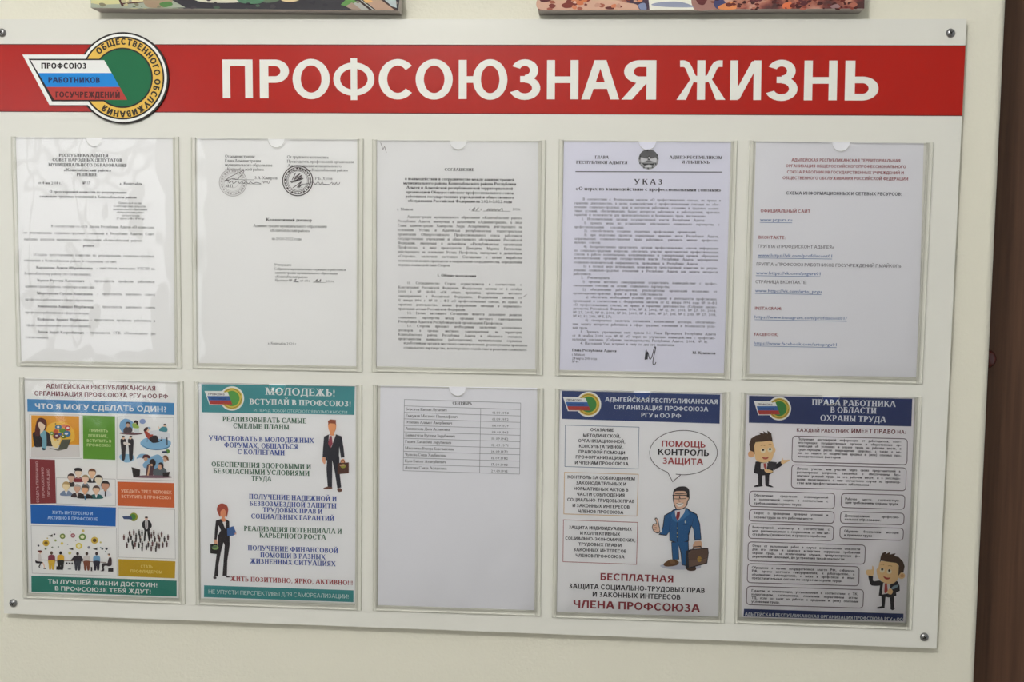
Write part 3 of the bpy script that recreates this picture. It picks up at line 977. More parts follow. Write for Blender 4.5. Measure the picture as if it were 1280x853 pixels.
para(mb, D3a, [('Администрация муниципального образования «Кошехабльский район»', 288, None), 'Республики Адыгея, именуемая в дальнейшем «Администрация», в лице', 'Главы администрации Хамирзова Заура Аскарбиевича, действующего на', 'основании Устава и Адыгейская республиканская территориальная',
               'организация Общероссийского Профессионального союза работников', 'государственных учреждений и общественного обслуживания Российской', 'Федерации, именуемая в дальнейшем «Республиканская организация', 'Профсоюза», в лице председателя Демьдяева Марины Евгеньевны,',
               'действующего на основании Устава Профсоюза, именуемые в дальнейшем', '«Стороны», заключили настоящее Соглашение с целью выработки'], 225, 1055, 574, 836, 18, K)
rows(mb, D3b, [('основополагающих принципов и направлений сотрудничества, определения', 228, 1055, 39), ('порядка взаимодействия Сторон.', 228, 577, 67), ('и работникам органов местного самоуправления, реализующим принципы', 265, 1090, 588), ('социального партнерства, всестороннее содействие в решении социально-', 265, 1088, 618)], 17, K, SERIF)
rows(mb, D3b, [('1.   Общие положения', 490, 748, 138)], 17, KB, SERIFB)
para(mb, D3b, [('1.1. Сотрудничество Сторон осуществляется в соответствии с', 290, None), 'Конституцией Российской Федерации, Федеральным законом от 6 октября', '2003 г. № 131-ФЗ «Об общих принципах организации местного', 'самоуправления в Российской Федерации», Федеральным законом от',
               '12 января 1996 г. № 10 - ФЗ «О профессиональных союзах, их правах и', 'гарантиях деятельности», иными федеральными законами и нормативно-', ('правовыми актами Российской Федерации.', None, 680), ('1.2. Целью настоящего Соглашения является дальнейшее развитие', 290, None),
               'социального партнерства между органами местного самоуправления', ('Республики Адыгея и Республиканской организацией Профсоюза.', None, 930), ('1.3. Стороны признают необходимым заключение коллективных', 290, None), 'договоров в органах местного самоуправления на территории',
               'Кошехабльского района Республики Адыгея и обязуются оказывать', 'представителям нанимателя (работодателям), муниципальным служащим'], 228, 1053, 188, 560, 17, K)
mb.line(D3a, [(715, 528), (772, 529)], 2, K, 2); mb.line(D3a, [(795, 528), (975, 530)], 2, K, 2)
mb.build('body_text', s3)
mb = page()
mb.line(D3a, [(724, 520), (738, 506), (734, 524), (722, 520)], 3.5, K, 4, True); mb.line(D3a, [(748, 524), (764, 506)], 3.5, K, 4)
mb.line(D3a, [(820, 526), (832, 512), (838, 526), (850, 512), (856, 526), (868, 512), (876, 526), (892, 514), (900, 526), (920, 510), (924, 526)], 3.5, K, 4, True)
_sig(s3, 'handwritten date'); mb = page()
mb.line(D3a, [(112, 72), (128, 118), (138, 96), (150, 138)], 4, (140, 134, 132), 4)
_sig(s3, 'pencil tick in the upper left corner'); mb = page()
mb.line(D3b, [(1062, 275), (1070, 268), (1085, 258)], 3, (130, 126, 126), 4)
_sig(s3, 'small pencil tick in the right margin')

# 4 decree
s4 = sheet('typed_document', [(705.0, 176.6), (914.2, 178.2), (904.6, 468.2), (699.4, 464)], (190, 190, 200), 'bluish decree sheet with a small grey crest at the top', 'document', GD)
mb = page()
rows(mb, D4a, [('ГЛАВА', 285, 378, 178, 20), ('РЕСПУБЛИКИ АДЫГЕЯ', 160, 503, 212, 20), ('АДЫГЭ РЕСПУБЛИКЭМ', 780, 1135, 178, 20), ('И ЛIЫШЪХЬ', 862, 1050, 211, 20), ('У К А З', 547, 738, 350, 36), ('«О мерах по взаимодействию с профессиональными союзами»', 155, 1128, 389, 23)], 20, (62, 60, 66), SERIFB)
mb.line(D4a, [(158, 265), (1132, 268)], 6, (84, 84, 90), 2)
mb.build('heading_text', s4)
mb = page()
mb.oval(E4, 505, 470, 305, 305, (150, 150, 150), 2, 40)
mb.poly(E4, [(205, 470), (215, 380), (270, 270), (380, 190), (510, 170), (640, 195), (750, 290), (800, 400), (800, 470), (740, 470), (720, 400), (620, 440), (505, 400), (390, 430), (280, 400), (260, 470)], (92, 92, 94), 3)
mb.poly(E4, [(275, 430), (400, 450), (480, 470), (400, 540), (300, 560), (270, 500)], (196, 196, 198), 4)
mb.poly(E4, [(735, 430), (610, 450), (540, 470), (620, 540), (720, 560), (745, 500)], (196, 196, 198), 4)
mb.poly(E4, [(440, 380), (480, 400), (520, 350), (560, 395), (610, 420), (550, 450), (530, 490), (470, 470), (500, 430), (440, 410)], (70, 70, 72), 5)
mb.oval(E4, 520, 425, 26, 26, (206, 206, 206), 6)
mb.poly(E4, [(340, 560), (430, 525), (510, 510), (600, 525), (680, 560), (510, 560)], (110, 110, 112), 5)
mb.poly(E4, [(300, 585), (400, 600), (510, 600), (620, 600), (700, 580), (640, 660), (510, 625), (370, 660)], (52, 52, 56), 5, False)
mb.poly(E4, [(380, 680), (510, 640), (640, 670), (580, 710), (440, 710)], (204, 204, 204), 5)
for x, y in ((240, 590), (300, 670), (360, 720), (490, 745), (620, 710), (720, 610)):
    mb.oval(E4, x, y, 24, 30, (76, 76, 80), 6, 12)
for x, y in ((258, 375), (470, 205), (765, 340)):
    mb.oval(E4, x, y, 22, 20, (40, 40, 42), 6, 12)
cr = mb.build('crest', s4)
cr['label'] = 'small round grey crest'
mb = page()
L4 = [('В соответствии с Федеральным законом «О профессиональных союзах, их правах и', 205, 1125, 456), ('гарантиях деятельности», в целях взаимодействия с профессиональными союзами по обес-', 150, 1120, 482), ('печению социально-трудовых прав и интересов работников, созданию в трудовых коллек-', 150, 1118, 508),
      ('тивах условий, обеспечивающих баланс интересов работников и работодателей, правовых', 150, 1118, 534), ('гарантий и возможности для производительного и безопасного труда, постановляю:', 150, 1028, 560), ('1. Исполнительным органам государственной власти Республики Адыгея:', 200, 1020, 588),
      ('1) принять меры по установлению действенного социального партнерства с', 215, 1117, 615), ('профессиональными союзами;', 148, 480, 641), ('2) способствовать созданию первичных профсоюзных организаций;', 213, 962, 667), ('3) при подготовке проектов нормативных правовых актов Республики Адыгея,', 213, 1112, 694),
      ('затрагивающих социально-трудовые права работников, учитывать мнение профессио-', 148, 1112, 719), ('нальных союзов;', 148, 325, 744), ('4) беспрепятственно представлять органам профессиональных союзов информацию', 210, 1110, 773), ('по социально-трудовым вопросам, обеспечить участие представителей профессиональных', 147, 1110, 798),
      ('союзов в работе коллегиальных, координационных и совещательных органов, образуемых', 147, 1110, 823), ('исполнительными органами государственной власти Республики Адыгея, мероприятиях', 147, 1108, 848)]
rows(mb, D4a, L4, 17, (92, 90, 98), SERIF, just=True)
L4 = [('социально-экономической направленности, проводимых в Республике Адыгея;', 145, 975, 50), ('5) в полной мере использовать возможности трехсторонней комиссии по регули-', 208, 1105, 77), ('рованию социально-трудовых отношений в Республике Адыгея для защиты интересов', 143, 1105, 102), ('работников.', 143, 265, 127),
      ('2. Рекомендовать:', 193, 388, 152), ('1) органам местного самоуправления осуществлять взаимодействие с профес-', 205, 1100, 179), ('сиональными союзами на основе социального партнерства;', 142, 785, 204), ('2) объединениям работодателей, руководителям организаций независимо от', 203, 1100, 231),
      ('организационно-правовых форм и форм собственности:', 140, 740, 256), ('а) обеспечить необходимые условия для создания и деятельности профсоюзных', 225, 1098, 282), ('организаций в соответствии с Федеральным законом от 12 января 1996 года № 10-ФЗ', 140, 1100, 307), ('«О профессиональных союзах, их правах и гарантиях деятельности» (Собрание законо-', 140, 1098, 333),
      ('дательства Российской Федерации, 1996, № 3, 2002, № 12, 30; 2003, № 27, 50; 2004,', 140, 1096, 358), ('№ 27, 2005, № 19; 2008, № 30; 2009, № 1; 2010, № 27; 2011, № 1; 2013, № 27; 2014,', 140, 1096, 384), ('№ 42, 52; 2016, № 5, 27);', 140, 400, 409), ('б) своевременно заключать соглашения, коллективные договоры, обеспечиваю-', 222, 1092, 436),
      ('щие защиту интересов работников в сфере трудовых отношений и безопасности усло-', 137, 1090, 461), ('вий труда.', 137, 240, 486), ('3. Признать утратившими силу пункты 1-2 Указа Президента Республики Адыгея', 188, 1092, 513), ('от 18 ноября 2008 года № 115 «О мерах по улучшению взаимодействия с профессио-', 135, 1088, 538),
      ('нальными союзами» (Собрание законодательства Республики Адыгея, 2008, № 11).', 135, 1040, 563), ('4. Настоящий Указ вступает в силу со дня его подписания.', 187, 820, 590), ('г. Майкоп', 133, 218, 665), ('28 марта 2018 года', 133, 300, 690), ('№ 46', 133, 178, 712)]
rows(mb, D4b, L4, 17, (92, 90, 98), SERIF, just=True)
rows(mb, D4b, [('Глава Республики Адыгея', 133, 430, 636), ('М. Кумпилов', 935, 1090, 654)], 18, (66, 64, 70), SERIFB)
mb.build('body_text', s4)
mb = page()
mb.line(D4b, [(620, 690), (628, 628), (626, 690), (636, 640), (634, 688)], 7, (50, 48, 56), 4, True)
mb.line(D4b, [(640, 648), (652, 688), (666, 670), (682, 612), (690, 616), (676, 680), (672, 716), (682, 728), (692, 710)], 5, (50, 48, 56), 4, True)
mb.build('signature', s4)

# 5 web addresses
s5 = sheet('typed_document', [(945.0, 177.2), (1154.6, 178.8), (1146.6, 471.2), (936.4, 468.6)], (193, 193, 196), 'grey sheet listing blue underlined web addresses under red headings', 'document', GD)
RD, BL, DK = (148, 84, 88), (84, 112, 156), (96, 92, 98)
mb = page()
rows(mb, D5a, [('АДЫГЕЙСКАЯ РЕСПУБЛИКАНСКАЯ ТЕРРИТОРИАЛЬНАЯ', 260, 738, 129), ('ОРГАНИЗАЦИЯ ОБЩЕРОССИЙСКОГОПРОФЕССИОНАЛЬНОГО', 235, 762, 155), ('СОЮЗА РАБОТНИКОВ ГОСУДАРСТВЕННЫХ УЧРЕЖДЕНИЙ И', 240, 753, 182), ('ОБЩЕСТВЕННОГО ОБСЛУЖИВАНИЯ РОССИЙСКОЙ ФЕДЕРАЦИИ', 221, 772, 208)], 13, RD, BOLD)
rows(mb, D5a, [('СХЕМА ИНФОРМАЦИОННЫХ И СЕТЕВЫХ РЕСУРСОВ:', 236, 745, 275)], 14, (74, 74, 84), BOLD)
h5 = mb.build('heading_text', s5)
mb = page()
rows(mb, D5a, [('ОФИЦИАЛЬНЫЙ САЙТ', 124, 343, 353), ('ВКОНТАКТЕ:', 115, 235, 469)], 14, RD, BOLD)
rows(mb, D5b, [('INSTAGRAM:', 100, 217, 236), ('FACEBOOK:', 97, 203, 350)], 14, RD, BOLD)
rows(mb, D5a, [('ГРУППА «ПРОФДИСКОНТ АДЫГЕЯ»', 113, 448, 508)], 14, DK, SEMI)
rows(mb, D5b, [('ГРУППА «ПРОФСОЮЗ РАБОТНИКОВ ГОСУЧРЕЖДЕНИЙ Г.МАЙКОП»', 106, 742, 43), ('СТРАНИЦА ВКОНТАКТЕ:', 102, 328, 120)], 14, DK, SEMI)
mb.build('body_text', s5)
mb = page()
for C_, s, a, b, y in ((D5a, 'www.prgura.ru', 122, 263, 391), (D5a, 'www.https://vk.com/profdiscont01', 113, 438, 547), (D5b, 'www.https://vk.com/prgura01', 104, 387, 81), (D5b, 'www.https://vk.com/arto_prgu', 101, 391, 159), (D5b, 'https://www.instagram.com/profdiscont01/', 99, 503, 274), (D5b, 'https://www.facebook.com/artoprgu01', 96, 458, 389)):
    text(mb, C_, s, a, b, y, 14, BL, SEMI)
    p, q = C_(a, y + 5), C_(b, y + 5)
    mb.flat([(p[0], p[1]), (q[0], p[1]), (q[0], p[1] + .0006), (p[0], p[1] + .0006)], ink(BL), 2)
lk = mb.build('web_addresses', s5)
lk['label'] = 'blue underlined web addresses'

# 6 picture poster
def rects(name, parent, C, quad, c, layer=1):
    mb = page(); mb.poly(C, quad, c, layer, False)
    return mb.build(name, parent)
s6 = sheet('printed_poster', [(31.0, 472.6), (221.2, 477), (223.6, 748), (36.6, 742)], (205, 201, 198), 'colourful poster of blocks and small pictures asking what one can do alone', 'poster', GP)
WT = (218, 220, 218)
mb = page()
rows(mb, Q1a, [('АДЫГЕЙСКАЯ РЕСПУБЛИКАНСКАЯ', 307, 1040, 108), ('ОРГАНИЗАЦИЯ ПРОФСОЮЗА РГУ и ОО РФ', 230, 1123, 157)], 30, (112, 52, 58), BOLD, n=6)
mb.build('heading_text', s6)
b_ = rects('blue_banner', s6, Q1a, [(183, 181), (1162, 207), (1162, 287), (185, 264)], (66, 130, 178))
mb = page(); rows(mb, Q1a, [('ЧТО Я МОГУ СДЕЛАТЬ ОДИН?', 232, 1115, 246)], 37, WT, BOLD, n=6); mb.build('banner_text', b_)
b_ = rects('green_block', s6, Q1a, [(553, 290), (768, 296), (770, 587), (556, 580)], (96, 148, 52))
mb = page(); rows(mb, Q1a, [('ПРИНЯТЬ', 597, 722, 399), ('РЕШЕНИЕ,', 590, 722, 434), ('ВСТУПИТЬ В', 580, 745, 467), ('ПРОФСОЮЗ', 580, 742, 496)], 19, (196, 210, 150), BOLD); mb.build('block_text', b_)
b_ = rects('maroon_block', s6, PX, [(37.2, 573.7), (69.0, 575), (70.4, 629.4), (38.5, 630)], (130, 52, 56))
mb = page()
for s, xb, ya, yb_ in (('СОЗДАТЬ ПЕРВИЧНУЮ', 48.6, 628.5, 576.8), ('ПРОФСОЮЗНУЮ', 55.6, 622.5, 584.0), ('ОРГАНИЗАЦИЮ', 62.6, 621.5, 585.6)):
    p0, p1 = pix(xb + .6, ya), pix(xb - .6, yb_)
    w_ = math.hypot(p1[0] - p0[0], p1[1] - p0[1])
    ux = ((p1[0] - p0[0]) / w_, (p1[1] - p0[1]) / w_)
    P_, a_ = word_polys(s.replace(' ', '\u00a0'), SEMI)
    put(mb, P_, p0, ux, w_ / a_, .0037, ink((206, 170, 168)), 2)
mb.build('block_text', b_)
b_ = rects('orange_block', s6, Q1b, [(660, 10), (977, 18), (980, 157), (661, 145)], (196, 98, 52))
mb = page(); rows(mb, Q1b, [('УБЕДИТЬ ТРЕХ ЧЕЛОВЕК', 680, 965, 71), ('ВСТУПИТЬ В ПРОФСОЮЗ', 682, 962, 101)], 18, (226, 190, 160), BOLD); mb.build('block_text', b_)
b_ = rects('blue_block', s6, Q1b, [(172, 138), (652, 155), (650, 262), (175, 245)], (26, 98, 172))
mb = page(); rows(mb, Q1b, [('ЖИТЬ ИНТЕРЕСНО И', 293, 523, 191), ('АКТИВНО В ПРОФСОЮЗЕ', 268, 550, 221)], 18, (176, 200, 222), BOLD); mb.build('block_text', b_)
b_ = rects('mustard_block', s6, Q1b, [(665, 445), (985, 457), (982, 553), (666, 540)], (182, 148, 28))
mb = page(); rows(mb, Q1b, [('СТАТЬ', 790, 858, 494), ('ПРОФЛИДЕРОМ', 733, 912, 520)], 17, (214, 196, 110), BOLD); mb.build('block_text', b_)
b_ = rects('teal_banner', s6, Q1b, [(177, 538), (992, 566), (992, 655), (178, 628)], (46, 122, 108))
mb = page(); rows(mb, Q1b, [('ТЫ ЛУЧШЕЙ ЖИЗНИ ДОСТОИН!', 270, 886, 581), ('В ПРОФСОЮЗЕ ТЕБЯ ЖДУТ!', 308, 850, 620)], 24, WT, BOLD, n=6); mb.build('banner_text', b_)
mb = page()
fr = (166, 164, 162)
for q in ([(198, 284), (545, 288), (548, 578), (200, 574)],):
    mb.line(Q1a, q, 2.2, fr, 1, False, True)
mb.line(Q1a, [(782, 298), (1158, 306), (1160, 726), (780, 716)], 2.2, fr, 1, False, True)
mb.line(Q1b, [(318, -12), (648, -4), (650, 146), (318, 134)], 2.2, fr, 1, False, True)
mb.line(Q1b, [(176, 256), (655, 270), (658, 540), (182, 524)], 2.2, fr, 1, False, True)
mb.line(Q1b, [(664, 156), (981, 166), (985, 444), (666, 434)], 2.2, fr, 1, False, True)
mb.build('picture_frames', s6)
SK, DKS = (226, 190, 160), (44, 40, 44)
# woman at a laptop
mb = page()
mb.poly(I1, [(62, 60), (912, 78), (915, 580), (70, 640)], (214, 150, 44), 1, False)
mb.poly(I1, [(330, 330), (420, 200), (640, 180), (800, 300), (830, 480), (700, 560), (440, 560)], (226, 182, 70), 2)
mb.poly(I1, [(150, 600), (440, 590), (760, 580), (915, 582), (930, 800), (60, 800), (62, 640)], (208, 204, 200), 2, False)
mb.poly(I1, [(90, 380), (150, 350), (240, 340), (300, 340), (360, 362), (400, 420), (430, 540), (480, 575), (440, 610), (330, 610), (140, 625), (105, 520)], (48, 40, 44), 3)
mb.poly(I1, [(215, 380), (300, 330), (330, 380), (335, 620), (300, 680), (255, 660), (262, 500)], (120, 168, 182), 4)
mb.poly(I1, [(255, 640), (320, 650), (318, 672), (290, 680), (258, 664)], (44, 56, 66), 5)
mb.poly(I1, [(205, 110), (270, 112), (325, 150), (340, 240), (310, 320), (290, 330), (230, 360), (215, 420), (140, 420), (130, 330), (160, 170)], (88, 46, 44), 5)
mb.poly(I1, [(190, 200), (230, 180), (300, 230), (310, 260), (285, 330), (240, 380), (222, 390), (222, 310), (195, 260)], (232, 206, 184), 6)
mb.poly(I1, [(398, 420), (420, 400), (480, 510), (560, 460), (590, 480), (560, 570), (520, 640), (440, 600)], (232, 206, 150), 4)
mb.poly(I1, [(380, 640), (540, 665), (700, 650), (560, 690), (500, 680)], (120, 116, 108), 4)
mb.poly(I1, [(610, 490), (770, 485), (705, 650), (540, 668)], (84, 86, 74), 6, False)
for x, y, rx, ry, c in ((430, 380, 38, 32, (96, 150, 60)), (505, 345, 48, 36, (196, 92, 60)), (548, 268, 62, 42, (70, 112, 140)), (650, 250, 50, 30, (214, 130, 100)), (712, 288, 52, 46, (192, 62, 62)), (620, 330, 60, 40, (98, 140, 60)), (700, 388, 66, 54, (66, 118, 160)), (640, 436, 50, 34, (104, 124, 40)), (518, 424, 64, 54, (104, 54, 60)), (580, 395, 30, 26, (70, 90, 150))):
    mb.oval(I1, x, y, rx, ry, c, 7, 20)
for x, y, rx, ry in ((545, 268, 22, 20), (716, 284, 26, 20), (690, 386, 32, 20), (632, 434, 16, 16), (432, 378, 20, 12), (518, 420, 24, 12)):
    mb.oval(I1, x, y, rx, ry, (224, 220, 216), 8, 14)
mb.oval(I1, 540, 500, 12, 14, (110, 50, 60), 8, 10); mb.oval(I1, 498, 210, 10, 12, (80, 60, 40), 8, 10)
o_ = mb.build('picture_of_woman_with_laptop', s6)
# meeting scenes
mb = page()
mb.poly(I2, [(50, 150), (70, 70), (130, 38), (200, 60), (240, 110), (200, 200), (100, 220)], (116, 160, 194), 2)
mb.oval(I2, 358, 74, 40, 34, (134, 150, 190), 2)
mb.poly(I2, [(45, 228), (140, 216), (300, 222), (360, 238), (260, 254), (110, 246)], (104, 72, 76), 3)
mb.poly(I2, [(105, 180), (130, 150), (170, 142), (212, 158), (222, 200), (190, 220), (110, 218)], (74, 62, 66), 4)
mb.oval(I2, 164, 122, 26, 30, (196, 160, 136), 5); mb.poly(I2, [(134, 110), (140, 86), (170, 78), (196, 92), (194, 112), (164, 100)], (56, 44, 44), 6)
mb.poly(I2, [(218, 110), (250, 92), (290, 108), (312, 160), (250, 164), (228, 150)], (150, 178, 80), 4)
mb.poly(I2, [(240, 80), (262, 58), (292, 68), (300, 110), (286, 120), (270, 92), (246, 96)], (52, 40, 40), 6); mb.oval(I2, 262, 86, 16, 18, SK, 5)
mb.poly(I2, [(235, 170), (310, 166), (316, 226), (240, 226)], (206, 212, 212), 4, False)
mb.poly(I2, [(330, 350), (400, 296), (540, 290), (700, 320), (736, 370), (690, 430), (560, 454), (420, 436), (345, 400)], (132, 176, 204), 2)
mb.poly(I2, [(335, 372), (420, 424), (560, 442), (690, 416), (734, 372), (690, 432), (560, 456), (420, 438)], (76, 118, 150), 3)
mb.poly(I2, [(440, 220), (560, 190), (710, 230), (704, 300), (560, 306), (470, 300)], (210, 212, 214), 3)
mb.poly(I2, [(380, 200), (420, 208), (460, 246), (500, 250), (480, 300), (450, 320), (400, 260)], (168, 74, 60), 5)
mb.poly(I2, [(374, 200), (390, 160), (430, 150), (424, 180), (400, 206)], (70, 36, 36), 6); mb.oval(I2, 424, 186, 20, 22, SK, 5); mb.oval(I2, 440, 165, 26, 18, (150, 180, 200), 4)
mb.poly(I2, [(446, 300), (500, 262), (556, 270), (566, 340), (500, 360), (460, 330)], (50, 42, 46), 6)
mb.line(I2, [(480, 300), (500, 350), (560, 346), (610, 320), (616, 284)], 12, (50, 44, 48), 6, True)
mb.line(I2, [(684, 290), (686, 384)], 14, (50, 50, 60), 5); mb.line(I2, [(424, 300), (420, 350)], 6, (90, 110, 130), 5)
mb.poly(I2, [(576, 190), (610, 150), (660, 142), (688, 166), (680, 210), (610, 206)], (72, 134, 142), 5)
mb.oval(I2, 656, 126, 18, 20, SK, 6); mb.oval(I2, 656, 114, 18, 10, (60, 40, 36), 7); mb.line(I2, [(566, 140), (590, 180)], 10, SK, 4)
for bx_, fl in ((100, 1), (200, -1)):
    mb.poly(I2, [(bx_ - 36, 320), (bx_ - 10, 304), (bx_ + 22, 304), (bx_ + 38, 330), (bx_ + 34, 440), (bx_ + 20, 580), (bx_ - 16, 578), (bx_ - 26, 440)], (50, 46, 50), 5)
    mb.oval(I2, bx_ + 4 * fl, 290, 18, 24, SK, 6); mb.oval(I2, bx_ + 2, 276, 20, 12, (46, 36, 36), 7)
mb.line(I2, [(212, 440), (216, 570)], 26, (50, 46, 50), 5)
mb.poly(I2, [(106, 350), (140, 350), (200, 372), (170, 392), (112, 380)], (222, 214, 206), 7)
mb.poly(I2, [(50, 560), (80, 510), (220, 520), (250, 570), (200, 612), (120, 618)], (140, 182, 206), 2)
mb.oval(I2, 692, 474, 30, 28, (96, 138, 60), 4); mb.poly(I2, [(618, 470), (680, 466), (692, 496), (622, 494)], (52, 64, 90), 5, False)
mb.poly(I2, [(280, 556), (330, 508), (400, 512), (470, 540), (560, 515), (620, 560), (640, 640), (560, 700), (400, 700), (300, 620)], (128, 170, 198), 2)
mb.poly(I2, [(280, 580), (350, 560), (392, 600), (360, 660), (430, 760), (380, 770), (330, 690)], (222, 222, 222), 4)
mb.poly(I2, [(360, 570), (370, 524), (420, 514), (460, 540), (450, 566), (400, 552)], (78, 38, 44), 6); mb.oval(I2, 400, 572, 26, 26, (196, 152, 124), 5)
mb.poly(I2, [(404, 760), (420, 660), (450, 640), (510, 670), (500, 790), (410, 800)], (84, 60, 66), 5)
mb.poly(I2, [(450, 620), (470, 580), (510, 576), (536, 620), (520, 670), (498, 680), (490, 640), (466, 640)], (48, 36, 36), 7); mb.oval(I2, 484, 640, 22, 30, (206, 164, 130), 6); mb.line(I2, [(454, 660), (430, 790)], 22, (206, 164, 130), 7)
mb.poly(I2, [(500, 730), (560, 690), (640, 690), (680, 740), (640, 800), (520, 800)], (92, 100, 104), 5)
mb.oval(I2, 592, 682, 28, 36, (206, 160, 130), 6); mb.poly(I2, [(570, 640), (600, 618), (636, 640), (636, 690), (614, 690), (606, 650)], (56, 42, 40), 7)
mb.poly(I2, [(640, 600), (700, 610), (712, 720), (650, 700)], (222, 220, 216), 4); mb.oval(I2, 660, 580, 26, 34, (206, 166, 138), 5); mb.poly(I2, [(624, 556), (650, 526), (690, 536), (708, 590), (690, 590), (660, 556)], (120, 80, 54), 6)
mb.poly(I2, [(212, 680), (328, 716), (322, 800), (236, 820)], (52, 46, 44), 7, False); mb.poly(I2, [(628, 756), (724, 744), (706, 806), (632, 806)], (44, 36, 38), 8, False)
mb.poly(I2, [(230, 812), (400, 790), (700, 800), (740, 822), (560, 828), (330, 824)], (120, 90, 100), 6)
mb.build('picture_of_meetings', s6)
# ten faces
mb = page()
def bust(C, x, y, r, hair, skin, cloth, l, shirt=None, bw=1.6):
    mb.poly(C, [(x - r * bw, y + r * 2.6), (x - r * bw * .9, y + r * 1.75), (x - r * .5, y + r * 1.3), (x + r * .5, y + r * 1.3), (x + r * bw * .9, y + r * 1.75), (x + r * bw, y + r * 2.6)], cloth, l)
    if shirt:
        mb.poly(C, [(x - r * .45, y + r * 1.25), (x + r * .45, y + r * 1.25), (x, y + r * 2.5)], shirt, l, False)
    mb.oval(C, x, y - r * .12, r * 1.08, r * 1.05, hair, l + 1, 20)
    mb.poly(C, [(x - r * .86, y - r * .35), (x - r * .2, y - r * .45), (x + r * .86, y - r * .3), (x + r * .88, y + r * .4), (x + r * .4, y + r * 1.1), (x + r * .3, y + r * 1.45), (x - r * .3, y + r * 1.45), (x - r * .4, y + r * 1.1), (x - r * .88, y + r * .4)], skin, l + 1.5)
for a in ((432, 225, 64, (46, 40, 42), (236, 206, 184), (134, 46, 54), 1, None, 1.3), (674, 230, 66, (116, 76, 54), (222, 184, 150), (44, 42, 46), 1, (224, 224, 224), 1.2), (304, 310, 62, (66, 52, 50), (206, 172, 150), (56, 50, 52), 2, None, 1.0), (790, 345, 70, (56, 46, 44), (240, 214, 190), (206, 206, 206), 2, None, 1.2),
          (556, 335, 62, (158, 138, 106), (232, 194, 172), (120, 126, 136), 3, None, 1.0), (216, 460, 66, (176, 148, 100), (236, 206, 164), (120, 136, 160), 4, (220, 220, 222), 1.5), (910, 450, 72, (44, 38, 40), (190, 142, 116), (214, 216, 220), 4, None, 1.4), (412, 500, 62, (176, 172, 166), (206, 164, 140), (66, 54, 56), 5, (214, 206, 200), 1.6),
          (750, 525, 62, (84, 66, 58), (222, 186, 156), (40, 96, 96), 5, (216, 216, 216), 1.8), (552, 520, 62, (84, 76, 68), (222, 170, 132), (46, 40, 40), 7, (214, 216, 218), 2.0)):
    bust(I3, *a[:6], a[6], *a[7:])
mb.poly(I3, [(355, 160), (400, 140), (480, 150), (500, 215), (470, 195), (380, 195)], (40, 36, 38), 3.2); mb.line(I3, [(552, 640), (560, 700)], 26, (60, 110, 140), 9.5); mb.line(I3, [(912, 560), (912, 640)], 22, (40, 36, 46), 7)
mb.build('picture_of_faces', s6)
# table of people under icons
mb = page()
for x, y, r, c, c2 in ((250, 275, 48, (206, 172, 60), (120, 90, 30)), (486, 178, 40, (110, 130, 56), (206, 206, 150)), (634, 168, 32, (150, 72, 82), (200, 170, 170)), (770, 188, 50, (104, 136, 62), (224, 224, 190)), (944, 236, 52, (206, 178, 80), (100, 72, 36)), (720, 316, 46, (214, 196, 90), (230, 222, 190))):
    mb.oval(I4, x, y, r, r * .96, c, 2, 20); mb.oval(I4, x, y, r * .55, r * .5, c2, 3, 14)
for x, y, r, c in ((386, 238, 16, (150, 160, 90)), (478, 280, 20, (206, 186, 90)), (244, 356, 16, (110, 130, 90)), (340, 338, 14, (120, 130, 110)), (426, 330, 12, (130, 140, 130)), (142, 312, 15, (70, 74, 80)), (588, 418, 22, (196, 190, 100)), (862, 338, 20, (130, 130, 140)), (1054, 356, 16, (80, 90, 90)), (1114, 356, 18, (60, 64, 74)), (1030, 266, 14, (190, 180, 110)), (1100, 394, 10, (120, 130, 130)), (560, 294, 8, (120, 120, 130)), (676, 236, 9, (120, 120, 130)), (370, 150, 13, (44, 44, 50)), (780, 100, 20, (206, 186, 110)), (270, 206, 10, (190, 170, 100)), (1030, 340, 10, (120, 150, 160)), (598, 110, 7, (150, 150, 150))):
    mb.oval(I4, x, y, r, r, c, 2, 12)
for x, y in ((312, 168), (608, 356), (950, 356)):
    mb.poly(I4, [(x - 36, y + 2), (x + 4, y - 6), (x + 32, y - 20), (x + 32, y + 20), (x, y + 14)], (72, 70, 60), 3, False)
mb.line(I4, [(180, 516), (400, 524), (640, 530), (900, 540), (1110, 552)], 8, (120, 90, 66), 3)
P4 = [('l', 160, 400, (110, 52, 50), (206, 200, 196), (46, 40, 44)), ('m', 330, 470, (96, 80, 66), (130, 60, 76), (206, 170, 60)), ('m', 460, 470, (36, 32, 36), (214, 170, 50), (40, 38, 36)), ('M', 702, 480, (50, 40, 40), (52, 46, 54), (62, 62, 70)), ('m', 834, 480, (70, 56, 50), (206, 200, 194), (126, 74, 54)), ('m', 974, 480, (56, 40, 44), (110, 156, 190), (46, 44, 56)), ('r', 1150, 450, (110, 92, 84), (66, 46, 52), (54, 44, 48))]
